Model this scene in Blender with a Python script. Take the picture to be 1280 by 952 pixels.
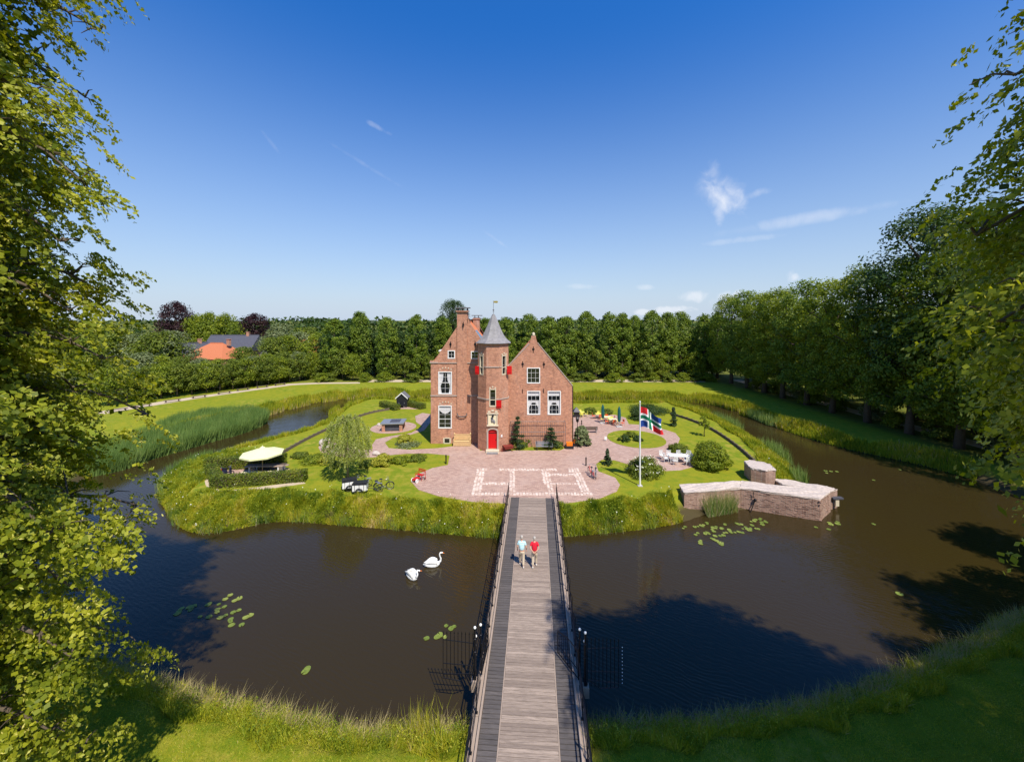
import bpy, bmesh, math, random
import numpy as np
from mathutils import Vector, Matrix
from mathutils.geometry import tessellate_polygon
R = math.radians
PI = math.pi
for o in list(bpy.data.objects): bpy.data.objects.remove(o)
SC = bpy.context.scene
COL = SC.collection
# ------------------------------------------------------------------ camera
CAMH, FPX, HOR = 15.0, 490.0, 400.0
cd = bpy.data.cameras.new('camera'); cam = bpy.data.objects.new('camera', cd); COL.objects.link(cam)
cam.location = (0, 0, CAMH); cam.rotation_euler = (R(90), 0, 0)
cd.sensor_width = 36; cd.lens = 36 * FPX / 1280
cd.shift_y = -(476 - HOR) / 1280
cd.clip_start = 0.1; cd.clip_end = 20000
SC.camera = cam
# ------------------------------------------------------------------ world, sun, exposure
SUNV = Vector((-0.32, 0.60, -1.0)).normalized()
EL = math.asin(-SUNV.z)
W_ = bpy.data.worlds.new('World'); SC.world = W_; W_.use_nodes = True
nt = W_.node_tree; nt.nodes.clear()
def nn(nt, typ, ins=None, **props):
    n = nt.nodes.new(typ)
    for k, v in props.items(): setattr(n, k, v)
    for k, v in (ins or {}).items():
        if hasattr(v, 'is_output') or isinstance(v, bpy.types.NodeSocket): nt.links.new(v, n.inputs[k])
        else: n.inputs[k].default_value = v
    return n
def mth(nt, op, a, b=0.0, c=0.0, clamp=False):
    return nn(nt, 'ShaderNodeMath', {0: a, 1: b, 2: c}, operation=op, use_clamp=clamp).outputs[0]
def mixc(nt, f, a, b, bt='MIX'):
    n = nn(nt, 'ShaderNodeMix', None, data_type='RGBA', blend_type=bt)
    for k, v in ((0, f), (6, a), (7, b)):
        if isinstance(v, bpy.types.NodeSocket): nt.links.new(v, n.inputs[k])
        else: n.inputs[k].default_value = (v if k == 0 else (*v[:3], 1))
    return n.outputs[2]
def sstep(nt, v, a, b):
    n = nn(nt, 'ShaderNodeMapRange', {0: v, 1: a, 2: b, 3: 0.0, 4: 1.0}, interpolation_type='SMOOTHSTEP')
    return n.outputs[0]
sky = nn(nt, 'ShaderNodeTexSky', sky_type='NISHITA', sun_disc=False)
sky.sun_elevation = EL; sky.sun_rotation = math.atan2(-SUNV.x, -SUNV.y)
sky.altitude = 0; sky.air_density = 1.0; sky.dust_density = 0.3; sky.ozone_density = 3.0
tcw = nn(nt, 'ShaderNodeTexCoord')
sepw = nn(nt, 'ShaderNodeSeparateXYZ', {0: tcw.outputs['Generated']})
# deeper, more saturated blue, as a polarised midsummer sky
# clouds live at directions: azimuth a = x/y, elevation e = z/y of the view towards the castle
ysafe = mth(nt, 'MAXIMUM', sepw.outputs[1], 0.05)
az = mth(nt, 'DIVIDE', sepw.outputs[0], ysafe); el = mth(nt, 'DIVIDE', sepw.outputs[2], ysafe)
front = sstep(nt, sepw.outputs[1], 0.1, 0.3)
cvec = nn(nt, 'ShaderNodeCombineXYZ', {0: az, 1: el, 2: 0.0}).outputs[0]
n1 = nn(nt, 'ShaderNodeTexNoise', {'Vector': cvec, 'Scale': 9.0, 'Detail': 7.0, 'Roughness': 0.6, 'Distortion': 0.6}).outputs[0]
n2 = nn(nt, 'ShaderNodeTexNoise', {'Vector': cvec, 'Scale': 22.0, 'Detail': 7.0, 'Roughness': 0.6, 'Distortion': .5}).outputs[0]
def blob(cx, cy, sx, sy, ang, lo, hi, noise, k, power):
    dx = mth(nt, 'SUBTRACT', az, cx); dy = mth(nt, 'SUBTRACT', el, cy)
    c, s = math.cos(ang), math.sin(ang)
    u = mth(nt, 'DIVIDE', mth(nt, 'ADD', mth(nt, 'MULTIPLY', dx, c), mth(nt, 'MULTIPLY', dy, s)), sx)
    v = mth(nt, 'DIVIDE', mth(nt, 'ADD', mth(nt, 'MULTIPLY', dx, -s), mth(nt, 'MULTIPLY', dy, c)), sy)
    r2 = mth(nt, 'ADD', mth(nt, 'MULTIPLY', u, u), mth(nt, 'MULTIPLY', v, v))
    m = mth(nt, 'SUBTRACT', 1.0, r2)
    m = mth(nt, 'ADD', m, mth(nt, 'MULTIPLY', mth(nt, 'SUBTRACT', noise, 0.5), k))
    return mth(nt, 'MULTIPLY', sstep(nt, m, lo, hi), power)
def pix(x, y): return ((x - 640) / FPX, (HOR - y) / FPX)
cl = None
for (x, y, sx, sy, ang, lo, hi, nz, k, p) in [
    (903, 243, 42, 28, -.5, 0.0, 2.3, n2, 2.4, .95), (893, 218, 12, 22, 0.1, 0, 2.2, n2, 3, .4),
    (899, 266, 9, 18, 0.1, 0, 1.9, n2, 2.0, .5), (943, 243, 24, 6, .3, 0, 2.2, n2, 3.0, .35),
    (1010, 273, 135, 9, .17, 0, 2.0, n1, 2.6, .36), (925, 300, 60, 5, .12, 0, 1.6, n2, 2.4, .22),
    (990, 345, 12, 9, 0, 0, 1.5, n2, 3.4, .65), (868, 371, 19, 8, 0, 0, 1.6, n2, 3.8, .5), (904, 375, 24, 10, 0.3, 0, 1.6, n2, 3.8, .5),
    (805, 359, 14, 5, 0, 0, 1.2, n2, 3.0, .35), (845, 387, 30, 6, 0, 0, .9, n2, 3.0, .5), (806, 390, 15, 5, 0, 0, .9, n2, 3, .5),
    (472, 159, 22, 4, -.5, 0, 1.6, n2, 3.5, .22), (455, 205, 60, 3, -.55, 0, 2.2, n2, 3.0, .12), (618, 298, 22, 3, -.6, 0, 2., n2, 3.0, .18),
    (725, 358, 26, 4, 0, 0, 1.6, n2, 3.0, .25), (340, 180, 22, 3, -.9, 0, 2., n2, 3.0, .12)]:
    cx, cy = pix(x, y)
    b = blob(cx, cy, sx / FPX, sy / FPX, ang, lo, hi, nz, k, p)
    cl = b if cl is None else mth(nt, 'MAXIMUM', cl, b)
cl = mth(nt, 'MULTIPLY', cl, front)
skyc = nn(nt, 'ShaderNodeHueSaturation', {'Hue': 0.5, 'Saturation': 1.32, 'Value': 1.08, 'Color': sky.outputs[0]}).outputs[0]
elev = nn(nt, 'ShaderNodeMapRange', {0: sepw.outputs[2], 1: 0.0, 2: 0.62, 3: 1.0, 4: 0.0}).outputs[0]
skyc = mixc(nt, 1.0, skyc, mixc(nt, elev, (.80, 1.22, 1.62), (.95, .98, 1.08)), 'MULTIPLY')
hazy = mixc(nt, mth(nt, 'MULTIPLY', mth(nt, 'POWER', elev, 1.75), .95), skyc, (4.7, 5.6, 6.9))
cloudc = mixc(nt, cl, hazy, (8.3, 8.4, 8.8))
bg = nn(nt, 'ShaderNodeBackground', {'Color': cloudc, 'Strength': 0.098})
out = nn(nt, 'ShaderNodeOutputWorld', {0: bg.outputs[0]})
sl = bpy.data.lights.new('sun', 'SUN'); sun = bpy.data.objects.new('sun', sl); COL.objects.link(sun)
sl.energy = 5.0; sl.angle = R(0.53); sl.color = (1.0, 0.93, 0.82)
sun.rotation_euler = SUNV.to_track_quat('-Z', 'Y').to_euler()
sun.location = (40, -60, 90)
SC.view_settings.view_transform = 'Standard'; SC.view_settings.look = 'None'
SC.view_settings.exposure = 0.28; SC.view_settings.gamma = 1.0
SC.cycles.max_bounces = 6; SC.cycles.transparent_max_bounces = 8
SC.cycles.diffuse_bounces = 2; SC.cycles.glossy_bounces = 3; SC.cycles.transmission_bounces = 3
# ------------------------------------------------------------------ materials
MAT = {}
def newmat(name):
    m = bpy.data.materials.new(name); m.use_nodes = True; t = m.node_tree
    t.nodes.clear(); MAT[name] = m
    return m, t
def finish(t, shader, disp=None):
    nn(t, 'ShaderNodeOutputMaterial', {0: shader})
def simple(name, col, rough=.6, metal=0., var=.25, scale=8., bump=0., spec=.4):
    """plain surface with procedural mottling and fine relief"""
    m, t = newmat(name)
    tc = nn(t, 'ShaderNodeTexCoord')
    n = nn(t, 'ShaderNodeTexNoise', {'Vector': tc.outputs['Object'], 'Scale': scale, 'Detail': 5.0, 'Roughness': .6})
    c = mixc(t, n.outputs[0], tuple(min(1, x * (1 + var)) for x in col), tuple(x * (1 - var) for x in col))
    ins = {'Base Color': c, 'Roughness': rough, 'Metallic': metal, 'Specular IOR Level': spec}
    if bump:
        b = nn(t, 'ShaderNodeBump', {'Strength': bump, 'Distance': .02, 'Height': n.outputs[0]})
        ins['Normal'] = b.outputs[0]
    p = nn(t, 'ShaderNodeBsdfPrincipled', ins)
    finish(t, p.outputs[0]); return m
def leafmat(name, stops, trans=.35, rough=.55, tcol=None):
    """stops: [(pos, colour)] driven by the per-leaf 'tint' attribute"""
    m, t = newmat(name)
    a = nn(t, 'ShaderNodeAttribute', attribute_name='tint')
    r = nn(t, 'ShaderNodeValToRGB', {0: a.outputs['Fac']})
    cr = r.color_ramp
    while len(cr.elements) < len(stops): cr.elements.new(.5)
    for e, (p, c) in zip(cr.elements, stops): e.position = p; e.color = (*c, 1)
    p = nn(t, 'ShaderNodeBsdfPrincipled', {'Base Color': r.outputs[0], 'Roughness': rough, 'Specular IOR Level': .3})
    tr = nn(t, 'ShaderNodeBsdfTranslucent', {'Color': mixc(t, 1.0, r.outputs[0], tcol or (1.5, 1.45, .5), 'MULTIPLY')})
    mx = nn(t, 'ShaderNodeMixShader', {0: trans, 1: p.outputs[0], 2: tr.outputs[0]})
    finish(t, mx.outputs[0]); return m
def brickmat(name, c1, c2, mortar, bw=.24, bh=.085, stain=.35):
    m, t = newmat(name)
    tc = nn(t, 'ShaderNodeTexCoord'); g = nn(t, 'ShaderNodeNewGeometry')
    so = nn(t, 'ShaderNodeSeparateXYZ', {0: tc.outputs['Object']}); sn = nn(t, 'ShaderNodeSeparateXYZ', {0: g.outputs['True Normal']})
    ax = mth(t, 'ABSOLUTE', sn.outputs[0]); ay = mth(t, 'ABSOLUTE', sn.outputs[1]); az_ = mth(t, 'ABSOLUTE', sn.outputs[2])
    top = sstep(t, az_, .6, .8)
    u = mth(t, 'ADD', mth(t, 'MULTIPLY', so.outputs[0], ay), mth(t, 'MULTIPLY', so.outputs[1], ax))
    u = mth(t, 'ADD', mth(t, 'MULTIPLY', u, mth(t, 'SUBTRACT', 1., top)), mth(t, 'MULTIPLY', so.outputs[0], top))
    v = mth(t, 'ADD', mth(t, 'MULTIPLY', so.outputs[2], mth(t, 'SUBTRACT', 1., top)), mth(t, 'MULTIPLY', so.outputs[1], top))
    vec = nn(t, 'ShaderNodeCombineXYZ', {0: u, 1: v, 2: 0.})
    b = nn(t, 'ShaderNodeTexBrick', {'Vector': vec.outputs[0], 'Color1': (*c1, 1), 'Color2': (*c2, 1), 'Mortar': (*mortar, 1), 'Scale': 1.0,
            'Mortar Size': .010, 'Brick Width': bw, 'Row Height': bh, 'Bias': 0.0, 'Mortar Smooth': .3})
    n1 = nn(t, 'ShaderNodeTexNoise', {'Vector': tc.outputs['Object'], 'Scale': .55, 'Detail': 6., 'Roughness': .65}).outputs[0]
    n2 = nn(t, 'ShaderNodeTexNoise', {'Vector': tc.outputs['Object'], 'Scale': 3.4, 'Detail': 6., 'Roughness': .7}).outputs[0]
    c = mixc(t, mth(t, 'MULTIPLY', sstep(t, n1, .45, .7), stain), b.outputs[0], (.10, .055, .045))
    n0 = nn(t, 'ShaderNodeTexNoise', {'Vector': nn(t, 'ShaderNodeMapping', {0: tc.outputs['Object'], 3: (1.3, 1.3, .35)}).outputs[0], 'Scale': .9, 'Detail': 5., 'Roughness': .7}).outputs[0]
    c = mixc(t, mth(t, 'MULTIPLY', sstep(t, n0, .55, .75), .45), c, (.62, .45, .36))
    c = mixc(t, mth(t, 'MULTIPLY', sstep(t, n0, .45, .28), .45), c, (.17, .07, .05))
    c = mixc(t, mth(t, 'MULTIPLY', sstep(t, n2, .52, .72), .5), c, tuple(min(1, x * 1.25 + .05) for x in c1))
    c = mixc(t, mth(t, 'MULTIPLY', sstep(t, n2, .5, .28), .45), c, (.12, .045, .035))
    bp = nn(t, 'ShaderNodeBump', {'Strength': .6, 'Distance': .015, 'Height': mth(t, 'SUBTRACT', n2, mth(t, 'MULTIPLY', b.outputs[1], .7))})
    p = nn(t, 'ShaderNodeBsdfPrincipled', {'Base Color': c, 'Roughness': .85, 'Specular IOR Level': .2, 'Normal': bp.outputs[0]})
    finish(t, p.outputs[0]); return m
brickmat('castle_brick', (.60, .26, .145), (.40, .155, .085), (.52, .40, .30), stain=.2)
brickmat('ruin_brick', (.42, .25, .18), (.27, .15, .11), (.46, .39, .32), stain=.3)
simple('ruin_cap', (.50, .42, .36), .9, var=.5, scale=4.5, bump=.5)
simple('sandstone', (.62, .53, .38), .8, var=.2, scale=6)
simple('band_stone', (.42, .34, .28), .8, var=.2, scale=6)
simple('white_paint', (.80, .79, .75), .45, var=.06, scale=4)
simple('cream_plaster', (.74, .66, .44), .7, var=.12)
simple('red_paint', (.62, .006, .008), .4, var=.12, scale=3)
simple('black_iron', (.018, .018, .022), .45, .6, var=.2)
simple('ball_white', (.85, .84, .8), .25, var=.05)
simple('slate', (.25, .235, .23), .6, var=.65, scale=2.2, bump=.6)
simple('dark_slate', (.075, .075, .09), .55, var=.3, scale=2, bump=.3)
simple('lead', (.16, .15, .15), .6, var=.3)
simple('orange_tile', (.50, .16, .065), .7, var=.25, scale=7, bump=.5)
simple('solar', (.12, .16, .22), .25, var=.2)
simple('curtain', (.60, .59, .58), .9, var=.12, scale=12)
simple('bark', (.10, .075, .05), .9, var=.5, scale=5, bump=.8)
simple('bark_pale', (.26, .2, .14), .9, var=.4, scale=5, bump=.6)
simple('wood_pale', (.62, .42, .2), .65, var=.2, scale=5)
simple('wood_grey', (.34, .26, .20), .75, var=.25, scale=4)
simple('wood_dark', (.10, .07, .05), .8, var=.3, scale=4)
simple('edging_wood', (.13, .10, .07), .9, var=.35, scale=2)
simple('cream_canvas', (.74, .74, .40), .8, var=.06, scale=2)
simple('green_canvas', (.01, .10, .09), .8, var=.15)
simple('grey_metal', (.35, .36, .38), .4, .5, var=.1)
simple('dark_plastic', (.02, .02, .024), .4, var=.1)
simple('rubber', (.015, .015, .016), .8, var=.1)
simple('orange_paint', (.85, .20, .01), .5, var=.1)
simple('orange_red', (.70, .10, .02), .5, var=.1)
simple('yellow_paint', (.75, .68, .12), .5, var=.1)
simple('blue_hull', (.16, .42, .55), .4, var=.2)
simple('boulder', (.52, .44, .37), .85, var=.3, scale=2, bump=.6)
simple('concrete', (.45, .42, .38), .85, var=.2)
simple('skin', (.60, .33, .23), .5, var=.06)
simple('hair_grey', (.42, .38, .33), .8, var=.3, scale=20)
simple('khaki', (.56, .46, .33), .85, var=.1, scale=9)
simple('red_cotton', (.62, .01, .03), .8, var=.1)
simple('shoe', (.55, .5, .44), .7, var=.1)
simple('swan_white', (.86, .85, .80), .6, var=.06, scale=6, bump=.3)
simple('beak', (.75, .2, .03), .5)
simple('sand_path', (.50, .40, .28), .95, var=.18, scale=.8)
simple('gold', (.75, .5, .12), .3, .9)
simple('bronze', (.10, .10, .09), .5, .4)
m, t = newmat('blue_striped_cotton')
tc = nn(t, 'ShaderNodeTexCoord'); s_ = nn(t, 'ShaderNodeSeparateXYZ', {0: tc.outputs['Object']})
st = sstep(t, mth(t, 'SINE', mth(t, 'MULTIPLY', s_.outputs[2], 75.)), -.3, .5)
finish(t, nn(t, 'ShaderNodeBsdfPrincipled', {'Base Color': mixc(t, st, (.33, .62, .68), (.66, .80, .80)), 'Roughness': .85}).outputs[0])
m, t = newmat('window_glass')
tc = nn(t, 'ShaderNodeTexCoord'); n = nn(t, 'ShaderNodeTexNoise', {'Vector': tc.outputs['Object'], 'Scale': 2.})
b = nn(t, 'ShaderNodeBump', {'Strength': .05, 'Height': n.outputs[0]})
finish(t, nn(t, 'ShaderNodeBsdfPrincipled', {'Base Color': (.012, .014, .016, 1), 'Roughness': .04, 'Specular IOR Level': .8, 'Normal': b.outputs[0]}).outputs[0])
# bridge timber: each plank its own tone (Object Info random) and grain
def plankmat(name, a, b_):
    m, t = newmat(name)
    oi = nn(t, 'ShaderNodeObjectInfo'); tc = nn(t, 'ShaderNodeTexCoord')
    mp = nn(t, 'ShaderNodeMapping', {0: tc.outputs['Object'], 3: (1.2, 30., 8.)})
    off = nn(t, 'ShaderNodeVectorMath', {0: mp.outputs[0], 1: nn(t, 'ShaderNodeCombineXYZ', {0: mth(t, 'MULTIPLY', oi.outputs['Random'], 90.), 1: 0., 2: 0.}).outputs[0]}, operation='ADD')
    n = nn(t, 'ShaderNodeTexNoise', {'Vector': off.outputs[0], 'Scale': 2., 'Detail': 6., 'Roughness': .7})
    c = mixc(t, oi.outputs['Random'], a, b_)
    c = mixc(t, sstep(t, n.outputs[0], .3, .75), c, tuple(x * .55 for x in b_))
    bp = nn(t, 'ShaderNodeBump', {'Strength': .4, 'Distance': .005, 'Height': n.outputs[0]})
    finish(t, nn(t, 'ShaderNodeBsdfPrincipled', {'Base Color': c, 'Roughness': .8, 'Specular IOR Level': .25, 'Normal': bp.outputs[0]}).outputs[0])
plankmat('plank_light', (.46, .36, .285), (.26, .20, .16))
plankmat('plank_dark', (.15, .13, .12), (.10, .088, .083))
# paving
m, t = newmat('paving')
tc = nn(t, 'ShaderNodeTexCoord')
b = nn(t, 'ShaderNodeTexBrick', {'Vector': tc.outputs['Object'], 'Color1': (.50, .33, .255, 1), 'Color2': (.34, .205, .165, 1), 'Mortar': (.26, .20, .15, 1), 'Scale': 1.,
     'Mortar Size': .012, 'Brick Width': .34, 'Row Height': .17, 'Bias': -.1})
n1 = nn(t, 'ShaderNodeTexNoise', {'Vector': tc.outputs['Object'], 'Scale': .35, 'Detail': 7., 'Roughness': .65}).outputs[0]
n2 = nn(t, 'ShaderNodeTexNoise', {'Vector': tc.outputs['Object'], 'Scale': 3., 'Detail': 4., 'Roughness': .7}).outputs[0]
c = mixc(t, mth(t, 'MULTIPLY', sstep(t, n1, .4, .7), .5), b.outputs[0], (.48, .35, .29))
c = mixc(t, mth(t, 'MULTIPLY', sstep(t, n2, .5, .75), .35), c, (.20, .13, .11))
bp = nn(t, 'ShaderNodeBump', {'Strength': .5, 'Distance': .01, 'Height': mth(t, 'SUBTRACT', n2, b.outputs[1])})
finish(t, nn(t, 'ShaderNodeBsdfPrincipled', {'Base Color': c, 'Roughness': .85, 'Specular IOR Level': .2, 'Normal': bp.outputs[0]}).outputs[0])
m, t = newmat('pale_cobble')
tc = nn(t, 'ShaderNodeTexCoord'); a = nn(t, 'ShaderNodeAttribute', attribute_name='tint')
finish(t, nn(t, 'ShaderNodeBsdfPrincipled', {'Base Color': mixc(t, a.outputs['Fac'], (.46, .33, .26), (.70, .59, .50)), 'Roughness': .85}).outputs[0])
# ground: lawn / bank soil / forest floor
m, t = newmat('lawn')
tc = nn(t, 'ShaderNodeTexCoord'); so = nn(t, 'ShaderNodeSeparateXYZ', {0: tc.outputs['Object']})
a1 = nn(t, 'ShaderNodeTexNoise', {'Vector': tc.outputs['Object'], 'Scale': .12, 'Detail': 6., 'Roughness': .62}).outputs[0]
a2 = nn(t, 'ShaderNodeTexNoise', {'Vector': tc.outputs['Object'], 'Scale': 1.1, 'Detail': 6., 'Roughness': .7}).outputs[0]
a3 = nn(t, 'ShaderNodeTexNoise', {'Vector': tc.outputs['Object'], 'Scale': 14., 'Detail': 6., 'Roughness': .8}).outputs[0]
c = mixc(t, sstep(t, a1, .35, .65), (.185, .220, .012), (.265, .255, .016))
c = mixc(t, mth(t, 'MULTIPLY', sstep(t, a2, .42, .7), .7), c, (.11, .19, .010))
c = mixc(t, mth(t, 'MULTIPLY', sstep(t, a1, .52, .40), sstep(t, a2, .55, .40)), c, (.30, .27, .035))
c = mixc(t, mth(t, 'MULTIPLY', sstep(t, a3, .5, .8), .5), c, (.30, .27, .05))
c = mixc(t, mth(t, 'MULTIPLY', sstep(t, a3, .5, .2), .6), c, (.06, .11, .008))
c = mixc(t, sstep(t, so.outputs[2], -.25, -.95), c, (.07, .055, .025))
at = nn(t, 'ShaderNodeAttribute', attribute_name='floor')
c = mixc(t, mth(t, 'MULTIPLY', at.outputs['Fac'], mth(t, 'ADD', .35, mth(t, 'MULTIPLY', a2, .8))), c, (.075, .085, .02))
bp = nn(t, 'ShaderNodeBump', {'Strength': .8, 'Distance': .06, 'Height': mth(t, 'ADD', a3, mth(t, 'MULTIPLY', a2, .5))})
finish(t, nn(t, 'ShaderNodeBsdfPrincipled', {'Base Color': c, 'Roughness': .9, 'Specular IOR Level': .1, 'Normal': bp.outputs[0]}).outputs[0])
# moat water: peaty body colour with golden reflections painted in, under a rippled mirror
m, t = newmat('water')
tc = nn(t, 'ShaderNodeTexCoord')
dn = nn(t, 'ShaderNodeTexNoise', {'Vector': tc.outputs['Object'], 'Scale': .22, 'Detail': 3.}).outputs['Color']
vv = nn(t, 'ShaderNodeVectorMath', {0: tc.outputs['Object'], 1: nn(t, 'ShaderNodeVectorMath', {0: dn, 1: (1.6, 1.6, 0)}, operation='MULTIPLY').outputs[0]}, operation='ADD').outputs[0]
mp = nn(t, 'ShaderNodeMapping', {0: vv, 2: (0, 0, R(28)), 3: (1, 1, 1)}).outputs[0]
w = nn(t, 'ShaderNodeTexWave', {'Vector': mp, 'Scale': 1.35, 'Distortion': 3.5, 'Detail': 2., 'Detail Scale': 1.6}, wave_type='BANDS', bands_direction='Y', wave_profile='SIN').outputs['Fac']
w2 = nn(t, 'ShaderNodeTexNoise', {'Vector': nn(t, 'ShaderNodeMapping', {0: mp, 3: (1.2, 4., 1)}).outputs[0], 'Scale': 1.6, 'Detail': 3.}).outputs[0]
amp = nn(t, 'ShaderNodeTexNoise', {'Vector': tc.outputs['Object'], 'Scale': .07, 'Detail': 2.}).outputs[0]
h = mth(t, 'ADD', mth(t, 'MULTIPLY', mth(t, 'MULTIPLY', w, .45), sstep(t, amp, .35, .65)), mth(t, 'MULTIPLY', w2, .8))
bp = nn(t, 'ShaderNodeBump', {'Strength': .45, 'Distance': .035, 'Height': h})
cn = nn(t, 'ShaderNodeTexNoise', {'Vector': tc.outputs['Object'], 'Scale': .06, 'Detail': 4.}).outputs[0]
c = mixc(t, cn, (.030, .021, .010), (.034, .024, .004))
finish(t, nn(t, 'ShaderNodeBsdfPrincipled', {'Base Color': c, 'Roughness': .03, 'IOR': 1.33, 'Specular IOR Level': .5, 'Normal': bp.outputs[0]}).outputs[0])
# foliage
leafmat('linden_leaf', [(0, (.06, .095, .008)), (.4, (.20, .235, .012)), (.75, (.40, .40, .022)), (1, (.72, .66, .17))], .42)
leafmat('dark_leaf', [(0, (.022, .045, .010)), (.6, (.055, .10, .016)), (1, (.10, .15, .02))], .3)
leafmat('row_leaf', [(0, (.06, .105, .012)), (.5, (.165, .235, .022)), (1, (.31, .35, .032))], .34)
leafmat('fresh_leaf', [(0, (.08, .125, .010)), (.5, (.21, .265, .016)), (1, (.40, .41, .03))], .4)
leafmat('mid_leaf', [(0, (.06, .095, .012)), (.5, (.155, .20, .018)), (1, (.29, .315, .032))], .34)
leafmat('willow_leaf', [(0, (.15, .20, .04)), (.5, (.30, .35, .08)), (1, (.48, .50, .18))], .42)
leafmat('copper_leaf', [(0, (.020, .008, .010)), (.6, (.040, .014, .016)), (1, (.085, .03, .025))], .2, tcol=(1.3, .8, .8))
leafmat('yellow_leaf', [(0, (.20, .24, .02)), (.6, (.42, .40, .04)), (1, (.6, .55, .08))], .35)
leafmat('conifer_leaf', [(0, (.020, .045, .016)), (.6, (.045, .08, .025)), (1, (.08, .12, .04))], .15)
leafmat('olive_leaf', [(0, (.09, .12, .04)), (.6, (.20, .24, .10)), (1, (.34, .36, .18))], .3)
leafmat('hedge_leaf', [(0, (.06, .10, .010)), (.6, (.15, .19, .016)), (1, (.28, .28, .025))], .3)
leafmat('bank_grass', [(0, (.10, .17, .012)), (.4, (.28, .325, .016)), (.75, (.49, .45, .030)), (.93, (.54, .46, .09)), (1, (.60, .47, .26))], .42)
leafmat('reed', [(0, (.10, .17, .040)), (.6, (.21, .31, .075)), (.9, (.32, .38, .13)), (1, (.60, .49, .31))], .38)
leafmat('seed_grass', [(0, (.40, .36, .12)), (1, (.62, .50, .26))], .35, tcol=(1.1, 1, .8))
leafmat('lily', [(0, (.13, .18, .03)), (.7, (.22, .27, .05)), (1, (.34, .34, .10))], .1)
leafmat('flower', [(0, (.75, .72, .5)), (1, (.9, .9, .82))], .2)
# ------------------------------------------------------------------ object helpers
def P(x, y, h=0.0):
    Y = (CAMH - h) * FPX / (y - HOR); return ((x - 640) / FPX * Y, Y)
def W(x, y, Y): return ((x - 640) * Y / FPX, Y, CAMH - (y - HOR) * Y / FPX)
def tag(o, label=None, cat=None, group=None, kind=None):
    if label: o['label'] = label
    if cat: o['category'] = cat
    if group: o['group'] = group
    if kind: o['kind'] = kind
    return o
def thing(name, label, cat, loc=(0, 0, 0), rz=0.0, group=None):
    o = bpy.data.objects.new(name, None); COL.objects.link(o)
    o.empty_display_size = .3; o.location = loc; o.rotation_euler = (0, 0, rz)
    return tag(o, label, cat, group)
def link(name, me, parent=None, loc=(0, 0, 0), rot=(0, 0, 0), sc=None):
    o = bpy.data.objects.new(name, me); COL.objects.link(o)
    if parent: o.parent = parent
    o.location = loc; o.rotation_euler = rot
    if sc: o.scale = sc
    return o
def dup(root, loc, rz=0., sc=1., label=None, group=None, cat=None):
    r = root.copy(); COL.objects.link(r); r.location = loc; r.rotation_euler = (0, 0, rz)
    r.scale = (sc,) * 3 if not isinstance(sc, tuple) else sc
    if label: r['label'] = label
    if group: r['group'] = group
    if cat: r['category'] = cat
    def rec(a, b):
        for ch in a.children:
            c = ch.copy(); COL.objects.link(c); c.parent = b; c.matrix_parent_inverse = ch.matrix_parent_inverse.copy()
            rec(ch, c)
    rec(root, r); return r
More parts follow.
